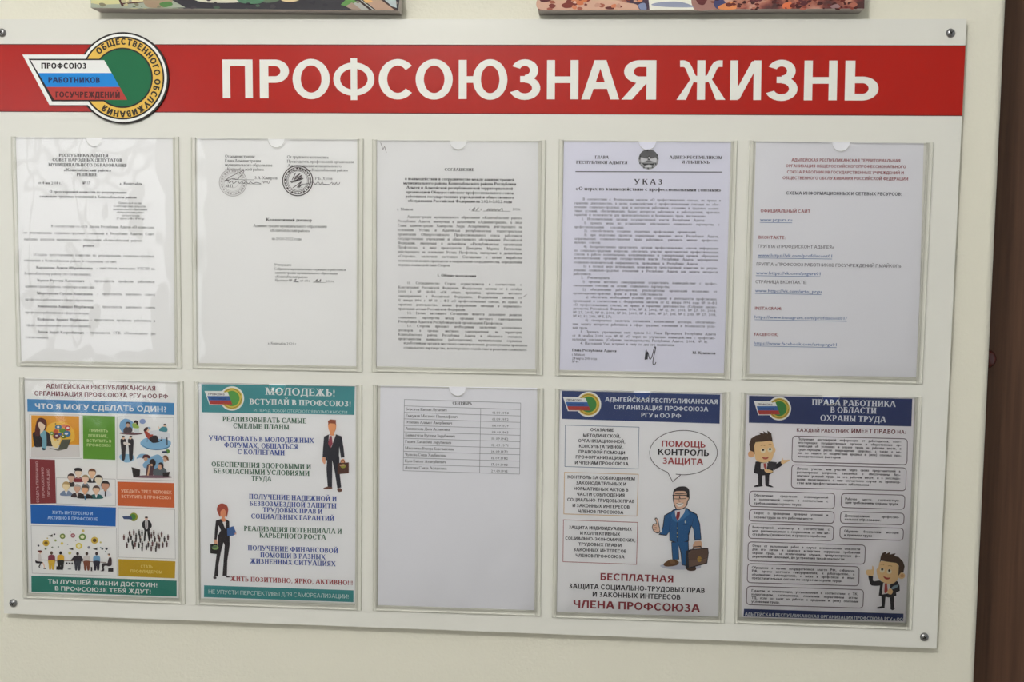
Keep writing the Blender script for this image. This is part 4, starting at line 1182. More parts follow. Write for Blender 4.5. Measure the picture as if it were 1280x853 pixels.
for kind, x, y, hair, top, low in P4:
    if kind == 'l':
        mb.poly(I4, [(128, 384), (180, 378), (196, 396), (170, 412)], hair, 5); mb.oval(I4, 168, 410, 16, 18, SK, 4)
        mb.poly(I4, [(140, 440), (172, 430), (186, 520), (150, 540)], top, 4); mb.poly(I4, [(100, 515), (120, 530), (200, 545), (192, 562), (110, 560)], low, 5)
        mb.line(I4, [(200, 550), (222, 590), (228, 630)], 14, SK, 4); mb.line(I4, [(216, 636), (250, 640)], 12, low, 5); mb.line(I4, [(176, 565), (152, 610), (160, 626)], 14, low, 5)
    elif kind == 'r':
        mb.poly(I4, [(1130, 430), (1162, 424), (1168, 450), (1140, 440)], hair, 5); mb.oval(I4, 1150, 448, 14, 18, SK, 4)
        mb.poly(I4, [(1130, 560), (1150, 486), (1180, 480), (1190, 520), (1182, 596), (1120, 600)], top, 5); mb.poly(I4, [(1048, 570), (1130, 562), (1176, 576), (1170, 600), (1084, 602), (1080, 670), (1030, 672), (1056, 650)], low, 5)
        mb.poly(I4, [(1140, 634), (1212, 632), (1212, 684), (1138, 682)], (40, 34, 38), 5, False)
    else:
        b = 1.25 if kind == 'M' else 1
        mb.oval(I4, x, y - 55, 20, 24, hair, 5); mb.poly(I4, [(x - 50 * b, y + 30), (x - 44 * b, y - 14), (x - 14, y - 28), (x + 14, y - 28), (x + 44 * b, y - 14), (x + 50 * b, y + 30), (x + 40, y + 66), (x - 40, y + 66)], top, 4)
        mb.poly(I4, [(x - 44, y + 52), (x + 44, y + 52), (x + 42, y + 110), (x + 34, y + 180), (x + 8, y + 180), (x, y + 120), (x - 8, y + 180), (x - 34, y + 180), (x - 42, y + 110)], low, 5)
        if kind == 'M':
            mb.line(I4, [(x - 50, y), (x - 84, y + 40)], 24, top, 4); mb.line(I4, [(x + 50, y), (x + 74, y + 40)], 24, top, 4)
for q in ([(400, 606), (490, 606), (490, 656), (398, 654)], [(540, 548), (560, 552), (556, 580), (542, 576)], [(574, 552), (604, 554), (600, 576), (578, 574)], [(616, 552), (636, 554), (632, 580), (618, 578)], [(892, 616), (910, 616), (910, 674), (892, 674)]):
    mb.poly(I4, q, (40, 36, 38), 6, False)
mb.oval(I4, 586, 646, 26, 8, (140, 140, 140), 3)
mb.build('picture_of_people_at_table', s6)
# leader in a crowd
mb = page()
mb.oval(I5, 280, 150, 68, 70, (140, 140, 46), 2); mb.oval(I5, 270, 146, 46, 48, (74, 128, 52), 3)
mb.poly(I5, [(92, 140), (240, 130), (262, 190), (120, 184)], (60, 76, 112), 4, False)
mb.poly(I5, [(420, 250), (450, 212), (490, 200), (540, 212), (572, 260), (576, 310), (545, 360), (552, 450), (548, 540), (530, 545), (510, 440), (500, 380), (480, 450), (470, 540), (448, 542), (452, 440), (455, 360), (424, 310)], (38, 36, 38), 4)
mb.poly(I5, [(470, 210), (512, 210), (514, 330), (492, 352), (474, 330)], (196, 192, 190), 5); mb.line(I5, [(490, 220), (492, 320)], 12, (120, 116, 118), 6)
mb.oval(I5, 490, 172, 26, 30, (214, 176, 156), 5); mb.oval(I5, 490, 156, 26, 14, (60, 52, 50), 6)
random.seed(5)
for x, y in ((122, 480), (215, 420), (284, 400), (372, 400), (196, 520), (240, 480), (322, 460), (420, 410), (385, 470), (320, 510), (392, 520), (172, 610), (260, 570), (275, 630), (305, 590), (368, 610), (424, 590), (420, 660), (490, 640), (522, 595), (570, 660), (590, 580), (645, 670), (660, 600), (572, 450), (612, 410), (630, 510), (684, 460), (706, 510), (740, 430), (788, 510), (846, 480), (700, 620), (760, 600), (826, 590)):
    c = random.choice(((56, 50, 52), (70, 60, 60), (90, 66, 66), (60, 64, 62), (110, 76, 76)))
    mb.poly(I5, [(x - 15, y - 16), (x, y - 26), (x + 15, y - 16), (x + 13, y + 14), (x + 9, y + 48), (x - 9, y + 48), (x - 13, y + 14)], c, 6)
    mb.oval(I5, x, y - 36, 9, 11, random.choice(((90, 70, 62), (150, 120, 100), (60, 50, 48))), 7, 10)
mb.build('picture_of_leader_in_crowd', s6)

# 7 youth poster
s7 = sheet('printed_poster', [(248.4, 478.2), (446.4, 481.6), (443.6, 754), (251.6, 747.8)], (205, 202, 201), 'youth poster with teal banners, blue and green capitals, a standing man and woman', 'poster', GP)
b_ = rects('teal_banner', s7, Q2a, [(120, 84), (1164, 99), (1160, 293), (121, 275)], (66, 138, 142))
mb = page(); rows(mb, Q2a, [('МОЛОДЕЖЬ!', 553, 1033, 156, 50), ('ВСТУПАЙ В ПРОФСОЮЗ!', 445, 1140, 220, 38)], 40, WT, SERIFB, n=8); rows(mb, Q2a, [('И ПЕРЕД ТОБОЙ ОТКРОЮТСЯ ВОЗМОЖНОСТИ', 475, 1113, 270)], 19, (196, 216, 216), SANS); mb.build('banner_text', b_)
emblem(s7, Q2a, 328, 181, 83, [(152, 137), (300, 137), (332, 222), (180, 220)], True, False, base=PY - .0002, grn=(84, 150, 72), gold=(208, 186, 84))
GR, BU = (62, 98, 76), (62, 80, 146)
mb = page()
rows(mb, Q2a, [('РЕАЛИЗОВЫВАТЬ САМЫЕ', 263, 835, 337), ('СМЕЛЫЕ ПЛАНЫ', 335, 718, 383), ('ОБЕСПЕЧЕНИЯ ЗДОРОВЫМИ И', 188, 867, 644), ('БЕЗОПАСНЫМИ УСЛОВИЯМИ', 200, 857, 690), ('ТРУДА', 460, 597, 741)], 34, GR, SERIFB, n=6)
rows(mb, Q2b, [('РЕАЛИЗАЦИЯ ПОТЕНЦИАЛА И', 355, 937, 302), ('КАРЬЕРНОГО РОСТА', 447, 842, 342)], 29, GR, SERIFB, n=6)
rows(mb, Q2a, [('УЧАСТВОВАТЬ В МОЛОДЕЖНЫХ', 170, 887, 466), ('ФОРУМАХ, ОБЩАТЬСЯ', 273, 778, 513), ('С КОЛЛЕГАМИ', 365, 688, 560)], 34, BU, SERIFB, n=6)
rows(mb, Q2b, [('ПОЛУЧЕНИЕ НАДЕЖНОЙ И', 385, 907, 112), ('БЕЗВОЗМЕЗДНОЙ ЗАЩИТЫ', 388, 905, 153), ('ТРУДОВЫХ ПРАВ И', 467, 822, 191), ('СОЦИАЛЬНЫХ ГАРАНТИЙ', 398, 892, 229), ('ПОЛУЧЕНИЕ ФИНАНСОВОЙ', 378, 915, 417), ('ПОМОЩИ В РАЗНЫХ', 452, 840, 459), ('ЖИЗНЕННЫХ СИТУАЦИЯХ', 392, 900, 495)], 29, BU, SERIFB, n=6)
rows(mb, Q2b, [('ЖИТЬ ПОЗИТИВНО, ЯРКО, АКТИВНО!!!', 275, 1002, 599)], 28, (152, 62, 66), SERIFB, n=6)
mb.build('body_text', s7)
b_ = rects('teal_banner', s7, Q2b, [(120, 625), (1005, 655), (1005, 725), (119, 695)], (60, 134, 134))
mb = page(); rows(mb, Q2b, [('НЕ УПУСТИ ПЕРСПЕКТИВЫ ДЛЯ САМОРЕАЛИЗАЦИИ!', 145, 978, 674)], 24, (206, 220, 218), SANS); mb.build('banner_text', b_)
SUIT = (40, 40, 50)
mb = page()
mb.poly(M2, [(118, 430), (240, 430), (244, 600), (260, 750), (220, 760), (196, 600), (168, 470), (166, 750), (122, 750), (108, 560)], SUIT, 2, False)
mb.poly(M2, [(84, 228), (130, 208), (160, 204), (206, 206), (264, 226), (284, 340), (294, 440), (258, 446), (240, 330), (234, 470), (100, 472), (98, 440), (68, 442), (74, 340)], SUIT, 3, False)
mb.poly(M2, [(134, 212), (170, 200), (206, 208), (158, 340), (130, 300)], (222, 216, 212), 4, False)
mb.poly(M2, [(142, 222), (164, 222), (172, 300), (150, 348), (126, 300)], (146, 62, 76), 5, False)
mb.poly(M2, [(128, 90), (168, 76), (206, 92), (206, 150), (188, 190), (184, 216), (148, 214), (146, 186), (130, 150)], (220, 152, 104), 6)
mb.poly(M2, [(124, 66), (150, 52), (206, 58), (206, 116), (198, 96), (140, 90), (130, 114)], (142, 74, 50), 7, False)
mb.poly(M2, [(68, 444), (98, 446), (98, 500), (84, 508), (66, 480)], (220, 164, 130), 4); mb.poly(M2, [(254, 470), (286, 458), (300, 494), (262, 500)], (220, 156, 114), 4)
mb.poly(M2, [(224, 500), (338, 492), (338, 604), (222, 614)], (82, 50, 42), 5, False); mb.oval(M2, 280, 530, 28, 22, (150, 150, 60), 6); mb.line(M2, [(248, 522), (290, 520)], 14, (200, 150, 130), 7)
mb.line(M2, [(250, 500), (262, 474), (288, 472), (296, 496)], 6, (60, 36, 30), 6)
mb.poly(M2, [(80, 756), (120, 742), (164, 748), (162, 762), (90, 768)], (106, 72, 60), 4); mb.poly(M2, [(222, 762), (258, 758), (268, 786), (240, 796), (222, 784)], (106, 72, 60), 4)
mb.build('printed_man', s7)
mb = page()
mb.poly(W2, [(118, 372), (236, 372), (236, 480), (212, 640), (208, 788), (164, 790), (176, 620), (186, 480), (174, 452), (150, 540), (124, 680), (120, 796), (80, 794), (96, 640), (116, 480)], (42, 36, 40), 2, False)
mb.poly(W2, [(98, 232), (150, 216), (206, 222), (232, 240), (234, 300), (218, 340), (236, 400), (120, 420), (130, 360), (148, 330), (124, 280), (106, 424), (82, 424), (88, 320)], (42, 36, 40), 3, False)
mb.poly(W2, [(164, 246), (202, 240), (192, 318)], (222, 218, 214), 4, False)
mb.poly(W2, [(140, 170), (150, 110), (210, 110), (210, 160), (186, 200), (200, 226), (180, 246), (150, 226), (158, 200)], (214, 142, 104), 5)
mb.poly(W2, [(108, 110), (130, 70), (165, 60), (205, 78), (222, 120), (206, 200), (200, 150), (180, 116), (146, 140), (142, 196), (116, 150)], (160, 74, 58), 6)
mb.poly(W2, [(210, 310), (274, 288), (306, 362), (270, 384), (214, 388)], (64, 98, 150), 5, False)
mb.poly(W2, [(282, 360), (302, 354), (302, 376)], (214, 160, 130), 6, False)
mb.poly(W2, [(82, 428), (108, 428), (112, 470), (84, 466)], (214, 160, 130), 4)
mb.poly(W2, [(42, 470), (112, 466), (124, 572), (42, 562)], (36, 34, 34), 5, False); mb.oval(W2, 92, 504, 34, 22, (128, 160, 96), 6); mb.line(W2, [(60, 496), (104, 496)], 12, (70, 90, 80), 7)
mb.poly(W2, [(74, 796), (100, 798), (102, 816), (76, 818)], (60, 50, 54), 4); mb.poly(W2, [(196, 786), (240, 796), (252, 802), (204, 804)], (60, 46, 50), 4)
mb.build('printed_woman', s7)

# 8 birthday table
s8 = sheet('printed_sheet', [(475.6, 482.2), (672.8, 485), (668.8, 763), (472.8, 756.8)], (196, 196, 199), 'almost blank sheet with a small table of names and dates', 'document', GP)
LT, RT, RBt, LB = (270, 157), (1045, 181), (1037, 655), (262, 632)
def tb(u, v):
    x = (LT[0] + (RT[0] - LT[0]) * u) * (1 - v) + (LB[0] + (RBt[0] - LB[0]) * u) * v
    y = (LT[1] + (RT[1] - LT[1]) * u) * (1 - v) + (LB[1] + (RBt[1] - LB[1]) * u) * v
    return (x, y)
mb = page()
KL = (122, 122, 124)
for i in range(12):
    mb.line(Q3a, [tb(0, i / 11), tb(1, i / 11)], 2.6, KL, 2)
mb.line(Q3a, [tb(0, 0), tb(0, 1)], 2.6, KL, 2); mb.line(Q3a, [tb(1, 0), tb(1, 1)], 2.6, KL, 2); mb.line(Q3a, [tb(.657, 1 / 11), tb(.657, 1)], 2.6, KL, 2)
mb.build('table_grid', s8)
mb = page()
text(mb, Q3a, 'СЕНТЯБРЬ', 590, 720, 191, 19, (74, 72, 74), SERIFB)
NM = [('Березгов Каплан Лутаевич', 553, '01.09.1958'), ('Емкужев Магамет Пшимафович', 627, '01.09.1952'), ('Этлешев Алимет Амербиевич', 588, '04.09.1979'), ('Ашинилова Дана Аслановна', 573, '09.09.1983'), ('Байматчгов Рустем Зарубиевич', 607, '10.09.1982'), ('Гадаев Хасанбий Зарубиевич', 582, '12.09.1971'), ('Макалиева Венера Биаслановна', 597, '14.09.1972'), ('Чуякова Саида Хамбиковна', 549, '15.09.1982'), ('Куев Байзет Ахмедбиевич', 545, '17.09.1988'), ('Ахегова Саида Аслановна', 552, '29.09.1995')]
for i, (s, xe, dt) in enumerate(NM):
    x, y = tb(.012, (i + 1) / 11 + .055)
    text(mb, Q3a, s, x, xe, y + 3, 18, KB, SERIF)
    xa, ya = tb(.755, (i + 1) / 11 + .066)
    xb, _ = tb(.90, (i + 1) / 11 + .066)
    text(mb, Q3a, dt, xa, xb, ya + 4, 17, KB, SERIF)
mb.build('table_text', s8)

# 9 free protection poster
s9 = sheet('printed_poster', [(699.6, 486.6), (902.6, 491), (898.0, 771), (695.0, 766)], (205, 201, 203), 'poster with a speech bubble over a printed man in a blue suit', 'poster', GP)
b_ = rects('navy_banner', s9, Q4a, [(95, 75), (1172, 101), (1168, 298), (95, 266)], (46, 62, 108))
mb = page(); rows(mb, Q4a, [('АДЫГЕЙСКАЯ РЕСПУБЛИКАНСКАЯ', 387, 1157, 147), ('ОРГАНИЗАЦИЯ ПРОФСОЮЗА', 448, 1092, 200), ('РГУ и ОО РФ', 632, 907, 254)], 31, (206, 212, 218), BOLD, n=6); mb.build('banner_text', b_)
emblem(s9, Q4a, 276, 167, 86, [(112, 122), (256, 124), (290, 208), (140, 206)], True, False, base=PY - .0002, grn=(64, 132, 66), gold=(206, 176, 74))
for nm, C_, q, c, tx, w in (('text_box', Q4a, [(118, 308), (620, 322), (613, 606), (115, 590)], (112, 126, 146), [('ОКАЗАНИЕ', 288, 448, 349), ('МЕТОДИЧЕСКОЙ,', 238, 495, 388), ('ОРГАНИЗАЦИОННОЙ,', 205, 527, 424), ('КОНСУЛЬТАТИВНОЙ,', 210, 515, 461), ('ПРАВОВОЙ ПОМОЩИ', 207, 525, 499), ('ПРОФОРГАНИЗАЦИЯМИ', 187, 545, 535), ('И ЧЛЕНАМ ПРОФСОЮЗА', 182, 548, 573)], 22),
                            ('text_box', Q4a, [(112, 629), (615, 643), (605, 928), (108, 913)], (200, 164, 110), [('КОНТРОЛЬ ЗА СОБЛЮДЕНИЕМ', 132, 593, 671), ('ЗАКОНОДАТЕЛЬНЫХ И', 190, 533, 711), ('НОРМАТИВНЫХ АКТОВ В', 175, 548, 750), ('ЧАСТИ СОБЛЮДЕНИЯ', 195, 523, 788), ('СОЦИАЛЬНО-ТРУДОВЫХ ПРАВ', 130, 590, 825), ('И ЗАКОННЫХ ИНТЕРЕСОВ', 165, 556, 865), ('ЧЛЕНОВ ПРОСОЮЗА', 203, 514, 905)], 22),
                            ('text_box', Q4b, [(97, 150), (562, 167), (555, 430), (94, 413)], (166, 106, 104), [('ЗАЩИТА ИНДИВИДУАЛЬНЫХ', 130, 527, 207), ('И КОЛЛЕКТИВНЫХ', 200, 453, 243), ('СОЦИАЛЬНО-ЭКОНОМИЧЕСКИХ,', 107, 550, 275), ('ТРУДОВЫХ ПРАВ И', 190, 462, 312), ('ЗАКОННЫХ ИНТЕРЕСОВ', 160, 493, 347), ('ЧЛЕНОВ ПРОФСОЮЗА', 172, 480, 383)], 20)):
    mb = page(); mb.line(C_, q, 4, c, 2, False, True)
    bb = mb.build(nm, s9)
    mb = page(); rows(mb, C_, tx, w, (44, 41, 47), BOLD); mb.build('box_text', bb)
mb = page()
bub = []
for i in range(60):
    a = math.radians(118 + (345 * i / 59) )
    bub.append((922 + 230 * math.cos(a), 495 + 151 * math.sin(a)))
bub += [(905, 645), (848, 693)]
mb.flat([Q4a(*q) for q in bub], mat('paper', (206, 203, 204), .75, .15, gain=1.5), 2)
mb.line(Q4a, bub, 4.5, (70, 60, 64), 3, False, True)
bb = mb.build('speech_bubble', s9)
mb = page()
rows(mb, Q4a, [('ПОМОЩЬ', 770, 1073, 454), ('ЗАЩИТА', 778, 1057, 571)], 42, (152, 60, 62), BOLD, 4, n=6); rows(mb, Q4a, [('КОНТРОЛЬ', 745, 1097, 510)], 42, (36, 33, 38), BOLD, 4, n=6)
mb.build('bubble_text', bb)
mb = page()
rows(mb, Q4b, [('БЕСПЛАТНАЯ', 325, 790, 528, 44), ('ЧЛЕНА ПРОФСОЮЗА', 155, 955, 701, 48)], 45, (136, 48, 56), BOLD, n=6)
rows(mb, Q4b, [('ЗАЩИТА СОЦИАЛЬНО-ТРУДОВЫХ ПРАВ', 130, 985, 580), ('И ЗАКОННЫХ ИНТЕРЕСОВ', 277, 832, 632)], 31, (40, 36, 42), BOLD, n=6)
mb.build('slogan_text', s9)
NV, NVD, OL = (38, 90, 138), (26, 60, 98), (36, 36, 44)
mb = page()
mb.poly(M4, [(130, 770), (300, 740), (460, 760), (480, 800), (300, 812), (170, 800)], (186, 188, 200), 1)
mb.poly(M4, [(224, 560), (380, 552), (384, 640), (362, 780), (318, 770), (308, 660), (290, 590), (296, 720), (234, 724), (228, 640)], OL, 2, False)
mb.poly(M4, [(230, 566), (374, 560), (376, 640), (356, 770), (324, 766), (314, 650), (292, 582), (288, 716), (240, 718), (234, 640)], NV, 3, False)
mb.poly(M4, [(160, 320), (220, 286), (250, 262), (370, 254), (400, 280), (456, 310), (484, 400), (496, 540), (434, 548), (424, 450), (408, 420), (384, 500), (384, 552), (300, 582), (208, 550), (206, 470), (180, 506), (110, 496), (124, 470), (146, 424)], OL, 2, False)
mb.poly(M4, [(166, 326), (224, 292), (256, 270), (366, 262), (396, 288), (450, 316), (478, 402), (490, 534), (440, 540), (430, 446), (404, 408), (376, 490), (376, 546), (300, 574), (214, 544), (212, 460), (178, 496), (120, 490), (138, 466), (154, 424)], NV, 3, False)
mb.poly(M4, [(250, 280), (222, 320), (240, 366), (278, 384), (262, 330)], (56, 112, 160), 4, False); mb.poly(M4, [(366, 262), (390, 310), (340, 350), (284, 384), (330, 310)], (56, 112, 160), 4, False)
mb.line(M4, [(276, 384), (278, 560)], 4, OL, 5); mb.line(M4, [(214, 372), (206, 460)], 4, NVD, 5); mb.line(M4, [(408, 420), (424, 350)], 4, NVD, 5); mb.line(M4, [(332, 408), (372, 404)], 4, NVD, 5)
mb.oval(M4, 352, 380, 7, 12, (200, 206, 200), 6, 10)
for y in (436, 482, 514):
    mb.oval(M4, 280, y, 7, 7, (150, 150, 110), 6, 10)
mb.poly(M4, [(256, 278), (300, 268), (352, 262), (340, 300), (282, 376), (262, 330)], (216, 214, 214), 5, False)
mb.poly(M4, [(276, 290), (304, 284), (300, 330), (284, 374), (266, 340)], (132, 44, 52), 6, False)
mb.poly(M4, [(240, 130), (256, 90), (370, 84), (388, 160), (376, 190), (360, 240), (300, 272), (262, 258), (240, 190)], OL, 6)
mb.poly(M4, [(246, 132), (262, 100), (364, 96), (380, 164), (368, 188), (352, 238), (300, 264), (268, 252), (248, 190)], (216, 180, 156), 7)
mb.poly(M4, [(240, 122), (252, 84), (290, 62), (350, 60), (384, 88), (384, 150), (368, 156), (356, 106), (300, 100), (262, 104)], (44, 38, 42), 8)
mb.line(M4, [(236, 138), (368, 138)], 7, OL, 9); mb.line(M4, [(246, 142), (248, 170), (296, 172), (300, 144), (304, 170), (356, 168), (360, 142)], 5, OL, 9)
mb.line(M4, [(258, 122), (296, 126), (352, 120)], 7, (60, 46, 44), 9)
mb.poly(M4, [(272, 212), (330, 208), (322, 234), (286, 240)], (226, 220, 214), 9); mb.line(M4, [(270, 210), (300, 218), (334, 206)], 4, (90, 50, 50), 10, True); mb.line(M4, [(296, 170), (292, 194), (306, 198)], 4, (150, 110, 96), 9)
mb.poly(M4, [(50, 430), (62, 398), (88, 390), (74, 352), (92, 342), (108, 372), (116, 410), (124, 460), (104, 484), (66, 466)], OL, 4); mb.poly(M4, [(56, 430), (66, 402), (94, 394), (82, 356), (92, 350), (104, 376), (110, 412), (118, 458), (102, 476), (70, 460)], (216, 180, 158), 5)
for y in (410, 428, 446):
    mb.line(M4, [(60, y + 6), (92, y - 2)], 3, (120, 84, 76), 6)
mb.poly(M4, [(120, 436), (140, 430), (140, 474), (124, 476)], (216, 216, 216), 6, False)
mb.poly(M4, [(438, 556), (490, 550), (496, 610), (420, 612)], (210, 170, 140), 5); mb.line(M4, [(436, 552), (492, 548)], 8, (206, 206, 206), 6)
mb.poly(M4, [(360, 640), (404, 626), (556, 614), (562, 660), (548, 756), (380, 800), (352, 790)], OL, 6, False); mb.poly(M4, [(378, 660), (408, 634), (552, 622), (554, 660), (542, 748), (384, 790)], (112, 88, 76), 7, False)
mb.poly(M4, [(372, 690), (400, 720), (480, 720), (554, 690), (556, 650), (552, 622), (408, 634)], (96, 74, 64), 8, False); mb.oval(M4, 478, 716, 20, 26, (166, 130, 62), 9); mb.line(M4, [(416, 630), (426, 606), (488, 600), (496, 622)], 9, (70, 50, 44), 7)
mb.line(M4, [(372, 706), (400, 724), (480, 722), (556, 698)], 4, (60, 46, 42), 9)
mb.poly(M4, [(154, 760), (200, 726), (250, 720), (292, 740), (270, 772), (180, 782)], (104, 72, 46), 5); mb.poly(M4, [(360, 786), (440, 784), (442, 816), (390, 822), (362, 808)], (70, 50, 40), 5); mb.poly(M4, [(208, 722), (236, 720), (262, 750), (220, 756)], (126, 92, 62), 6)
mb.build('printed_man', s9)

# 10 labour protection poster
s10 = sheet('printed_poster', [(933.4, 493.6), (1143.2, 497.8), (1132.6, 778.6), (927.0, 771.6)], (204, 199, 201), 'labour protection poster of outlined text boxes with two printed cartoon men', 'poster', GP)
b_ = rects('navy_banner', s10, Q5a, [(120, 68), (1052, 86), (1047, 243), (118, 222)], (42, 54, 98))
mb = page(); rows(mb, Q5a, [('ПРАВА РАБОТНИКА', 477, 958, 121), ('В ОБЛАСТИ', 582, 848, 164), ('ОХРАНЫ ТРУДА', 525, 902, 211)], 34, (206, 210, 216), SERIFB, n=8); mb.build('banner_text', b_)
emblem(s10, Q5a, 292, 141, 68, [(156, 104), (270, 104), (296, 174), (176, 174)], True, False, base=PY - .0002, grn=(58, 124, 62), gold=(196, 172, 76))
mb = page()
rows(mb, Q5a, [('КАЖДЫЙ РАБОТНИК', 390, 690, 273, 20), ('ИМЕЕТ ПРАВО', 702, 957, 280, 26), ('НА:', 965, 1017, 284, 20)], 20, (116, 68, 72), BOLD); mb.build('heading_text', s10)
def rounded(C, q, r):
    out = []
    for i in range(4):
        p, a, b = Vector(q[i]), Vector(q[i - 1]), Vector(q[(i + 1) % 4])
        u, v = (a - p).normalized() * r, (b - p).normalized() * r
        for k in range(6):
            t = k / 5
            s_, e_ = p + u, p + v
            out.append(tuple(s_ * (1 - t) ** 2 + p * 2 * t * (1 - t) + e_ * t * t))
    return out
BOXES = [
    (Q5a, [(368, 298), (1024, 314), (1022, 462), (364, 446)], 397, 990, 322, 420, ['Получение достоверной информации от работодателя, соот-', 'ветствующих государственных органов и общественных ор-', 'ганизаций об условиях и охране труда на рабочем месте, о', 'существующем риске повреждения здоровья, а также о ме-', 'рах по защите от воздействия вредных и (или) опасных про-', ('изводственных факторов', None, 643)]),
    (Q5a, [(364, 462), (1018, 480), (1014, 611), (361, 594)], 392, 985, 490, 572, ['Личное участие или участие через своих представителей в', 'рассмотрении вопросов, связанных с обеспечением без-', 'опасных условий труда на его рабочем месте, и в расследо-', 'вании происшедшего с ним несчастного случая на производ-', ('стве или профессионального заболевания', None, 805)]),
    (Q5a, [(123, 612), (610, 626), (607, 714), (120, 700)], 147, 572, 643, 688, ['Обеспечение средствами индивидуальной', 'и коллективной защиты в соответствии с', ('требованиями охраны труда.', None, 425)]),
    (Q5a, [(648, 626), (1010, 636), (1007, 717), (645, 706)], 668, 985, 664, 684, ['Рабочее место, соответствую-', ('щее требованиям охраны труда.', None, 978)]),
    (Q5b, [(122, 32), (607, 45), (604, 112), (120, 98)], 145, 572, 58, 82, ['Запрос о проведении проверки условий и', ('охраны труда на его рабочем месте.', None, 490)]),
    (Q5b, [(643, 44), (1006, 54), (1003, 120), (641, 110)], 665, 978, 74, 94, ['Дополнительное профессио-', ('нальное образование.', None, 875)]),
    (Q5b, [(118, 113), (603, 128), (600, 211), (116, 197)], 138, 580, 140, 180, ['Внеочередной медосмотр в соответствии с', 'мед. рекомендациями с сохранением за ним ме-', ('ста работы (должности) и среднего заработка', None, 557)]),
    (Q5b, [(640, 130), (1002, 140), (999, 209), (638, 198)], 662, 975, 162, 184, ['Обучение безопасным методам', ('и приемам труда', None, 823)]),
    (Q5b, [(115, 217), (784, 236), (780, 345), (113, 326)], 138, 755, 246, 306, ['Отказ от выполнения работ в случае возникновения опасности', 'для его жизни и здоровья вследствие нарушения требований', 'охраны труда, за исключением случаев, предусмотренных фе-', ('деральными законами, до устранения такой опасности', None, 665)]),
    (Q5b, [(112, 341), (749, 360), (746, 469), (109, 450)], 135, 723, 370, 430, ['Обращение в органы государственной власти РФ, субъектов', 'РФ, органы местного самоуправления, к работодателю, в', 'объединения работодателей, а также в профсоюзы и иные', ('представительные органы по вопросам охраны труда.', None, 655)]),
    (Q5b, [(108, 471), (774, 491), (770, 596), (105, 576)], 133, 745, 502, 564, ['Гарантии и компенсации, установленные в соответствии с ТК,', 'колдоговором, соглашением, локальным нормативным актом,', 'ТД, если он занят на работах с вредными и (или) опасными', ('условиями труда.', None, 298)]),
]
for C_, q, xl, xr, ya, yb_, L in BOXES:
    mb = page(); mb.line(C_, rounded(C_, q, 22), 4.2, (96, 76, 84), 2, False, True)
    bb = mb.build('text_box', s10)
    mb = page(); para(mb, C_, L, xl, xr, ya, yb_, 14.5, (62, 56, 62), BOLD); mb.build('box_text', bb)
b_ = rects('navy_banner', s10, Q5b, [(91, 600), (1002, 628), (1000, 670), (88, 643)], (42, 54, 98))
mb = page(); rows(mb, Q5b, [('АДЫГЕЙСКАЯ РЕСПУБЛИКАНСКАЯ ОРГАНИЗАЦИЯ ПРОФСОЮЗА РГУ и ОО', 95, 1000, 638)], 19, (206, 210, 216), BOLD); mb.build('banner_text', b_)
FC, HR, BKS = (226, 192, 142), (74, 54, 42), (40, 36, 42)
mb = page()
mb.poly(C5a, [(180, 620), (238, 620), (236, 770), (220, 776), (184, 770)], BKS, 3, False); mb.poly(C5a, [(270, 630), (328, 626), (322, 770), (276, 772)], BKS, 3, False)
mb.poly(C5a, [(132, 786), (180, 768), (236, 772), (232, 790), (140, 800)], BKS, 4); mb.poly(C5a, [(276, 774), (322, 770), (374, 794), (370, 804), (300, 792)], BKS, 4)
mb.poly(C5a, [(148, 470), (220, 462), (300, 480), (380, 560), (376, 610), (330, 640), (240, 650), (124, 616), (136, 540)], BKS, 4, False)
mb.poly(C5a, [(216, 490), (300, 480), (306, 560), (230, 572), (214, 560)], (214, 208, 206), 5, False); mb.poly(C5a, [(252, 490), (284, 490), (292, 540), (276, 574), (256, 540)], (170, 76, 72), 6, False)
mb.poly(C5a, [(400, 520), (460, 470), (496, 480), (490, 520), (430, 556), (404, 556)], BKS, 5); mb.poly(C5a, [(478, 478), (500, 420), (512, 446), (586, 444), (580, 460), (520, 494), (500, 500)], FC, 6)
mb.poly(C5a, [(316, 466), (424, 476), (404, 578), (292, 558)], (58, 54, 60), 7, False); mb.poly(C5a, [(262, 566), (330, 574), (376, 596), (340, 614), (280, 606)], FC, 8)
mb.oval(C5a, 92, 372, 42, 44, (216, 168, 124), 4); mb.oval(C5a, 388, 318, 20, 36, FC, 4)
mb.poly(C5a, [(132, 240), (180, 200), (300, 190), (366, 210), (388, 300), (376, 400), (340, 460), (260, 482), (170, 460), (140, 400)], FC, 5)
mb.poly(C5a, [(76, 324), (66, 240), (90, 170), (150, 130), (212, 116), (188, 90), (256, 104), (248, 72), (306, 106), (300, 66), (352, 96), (372, 210), (330, 196), (240, 210), (150, 216), (130, 260), (138, 376), (118, 340)], HR, 6, False)
for x, y in ((246, 316), (336, 306)):
    mb.oval(C5a, x, y + 10, 32, 32, (232, 216, 190), 6, 16); mb.oval(C5a, x, y, 15, 16, (54, 38, 32), 7, 14)
mb.line(C5a, [(216, 262), (240, 254), (270, 262)], 8, (180, 140, 96), 7, True); mb.line(C5a, [(318, 246), (340, 240), (356, 248)], 8, (180, 140, 96), 7, True)
mb.poly(C5a, [(230, 406), (280, 416), (318, 406), (300, 436), (256, 438)], (176, 92, 76), 7)
mb.build('printed_man', s10)
mb = page()
mb.poly(C5b, [(244, 630), (300, 630), (286, 784), (250, 780)], BKS, 3, False); mb.poly(C5b, [(356, 640), (410, 632), (408, 796), (364, 800)], BKS, 3, False)
mb.poly(C5b, [(186, 786), (250, 768), (284, 778), (278, 792), (200, 800)], BKS, 4); mb.poly(C5b, [(360, 786), (410, 786), (414, 806), (390, 820), (366, 808)], BKS, 4)
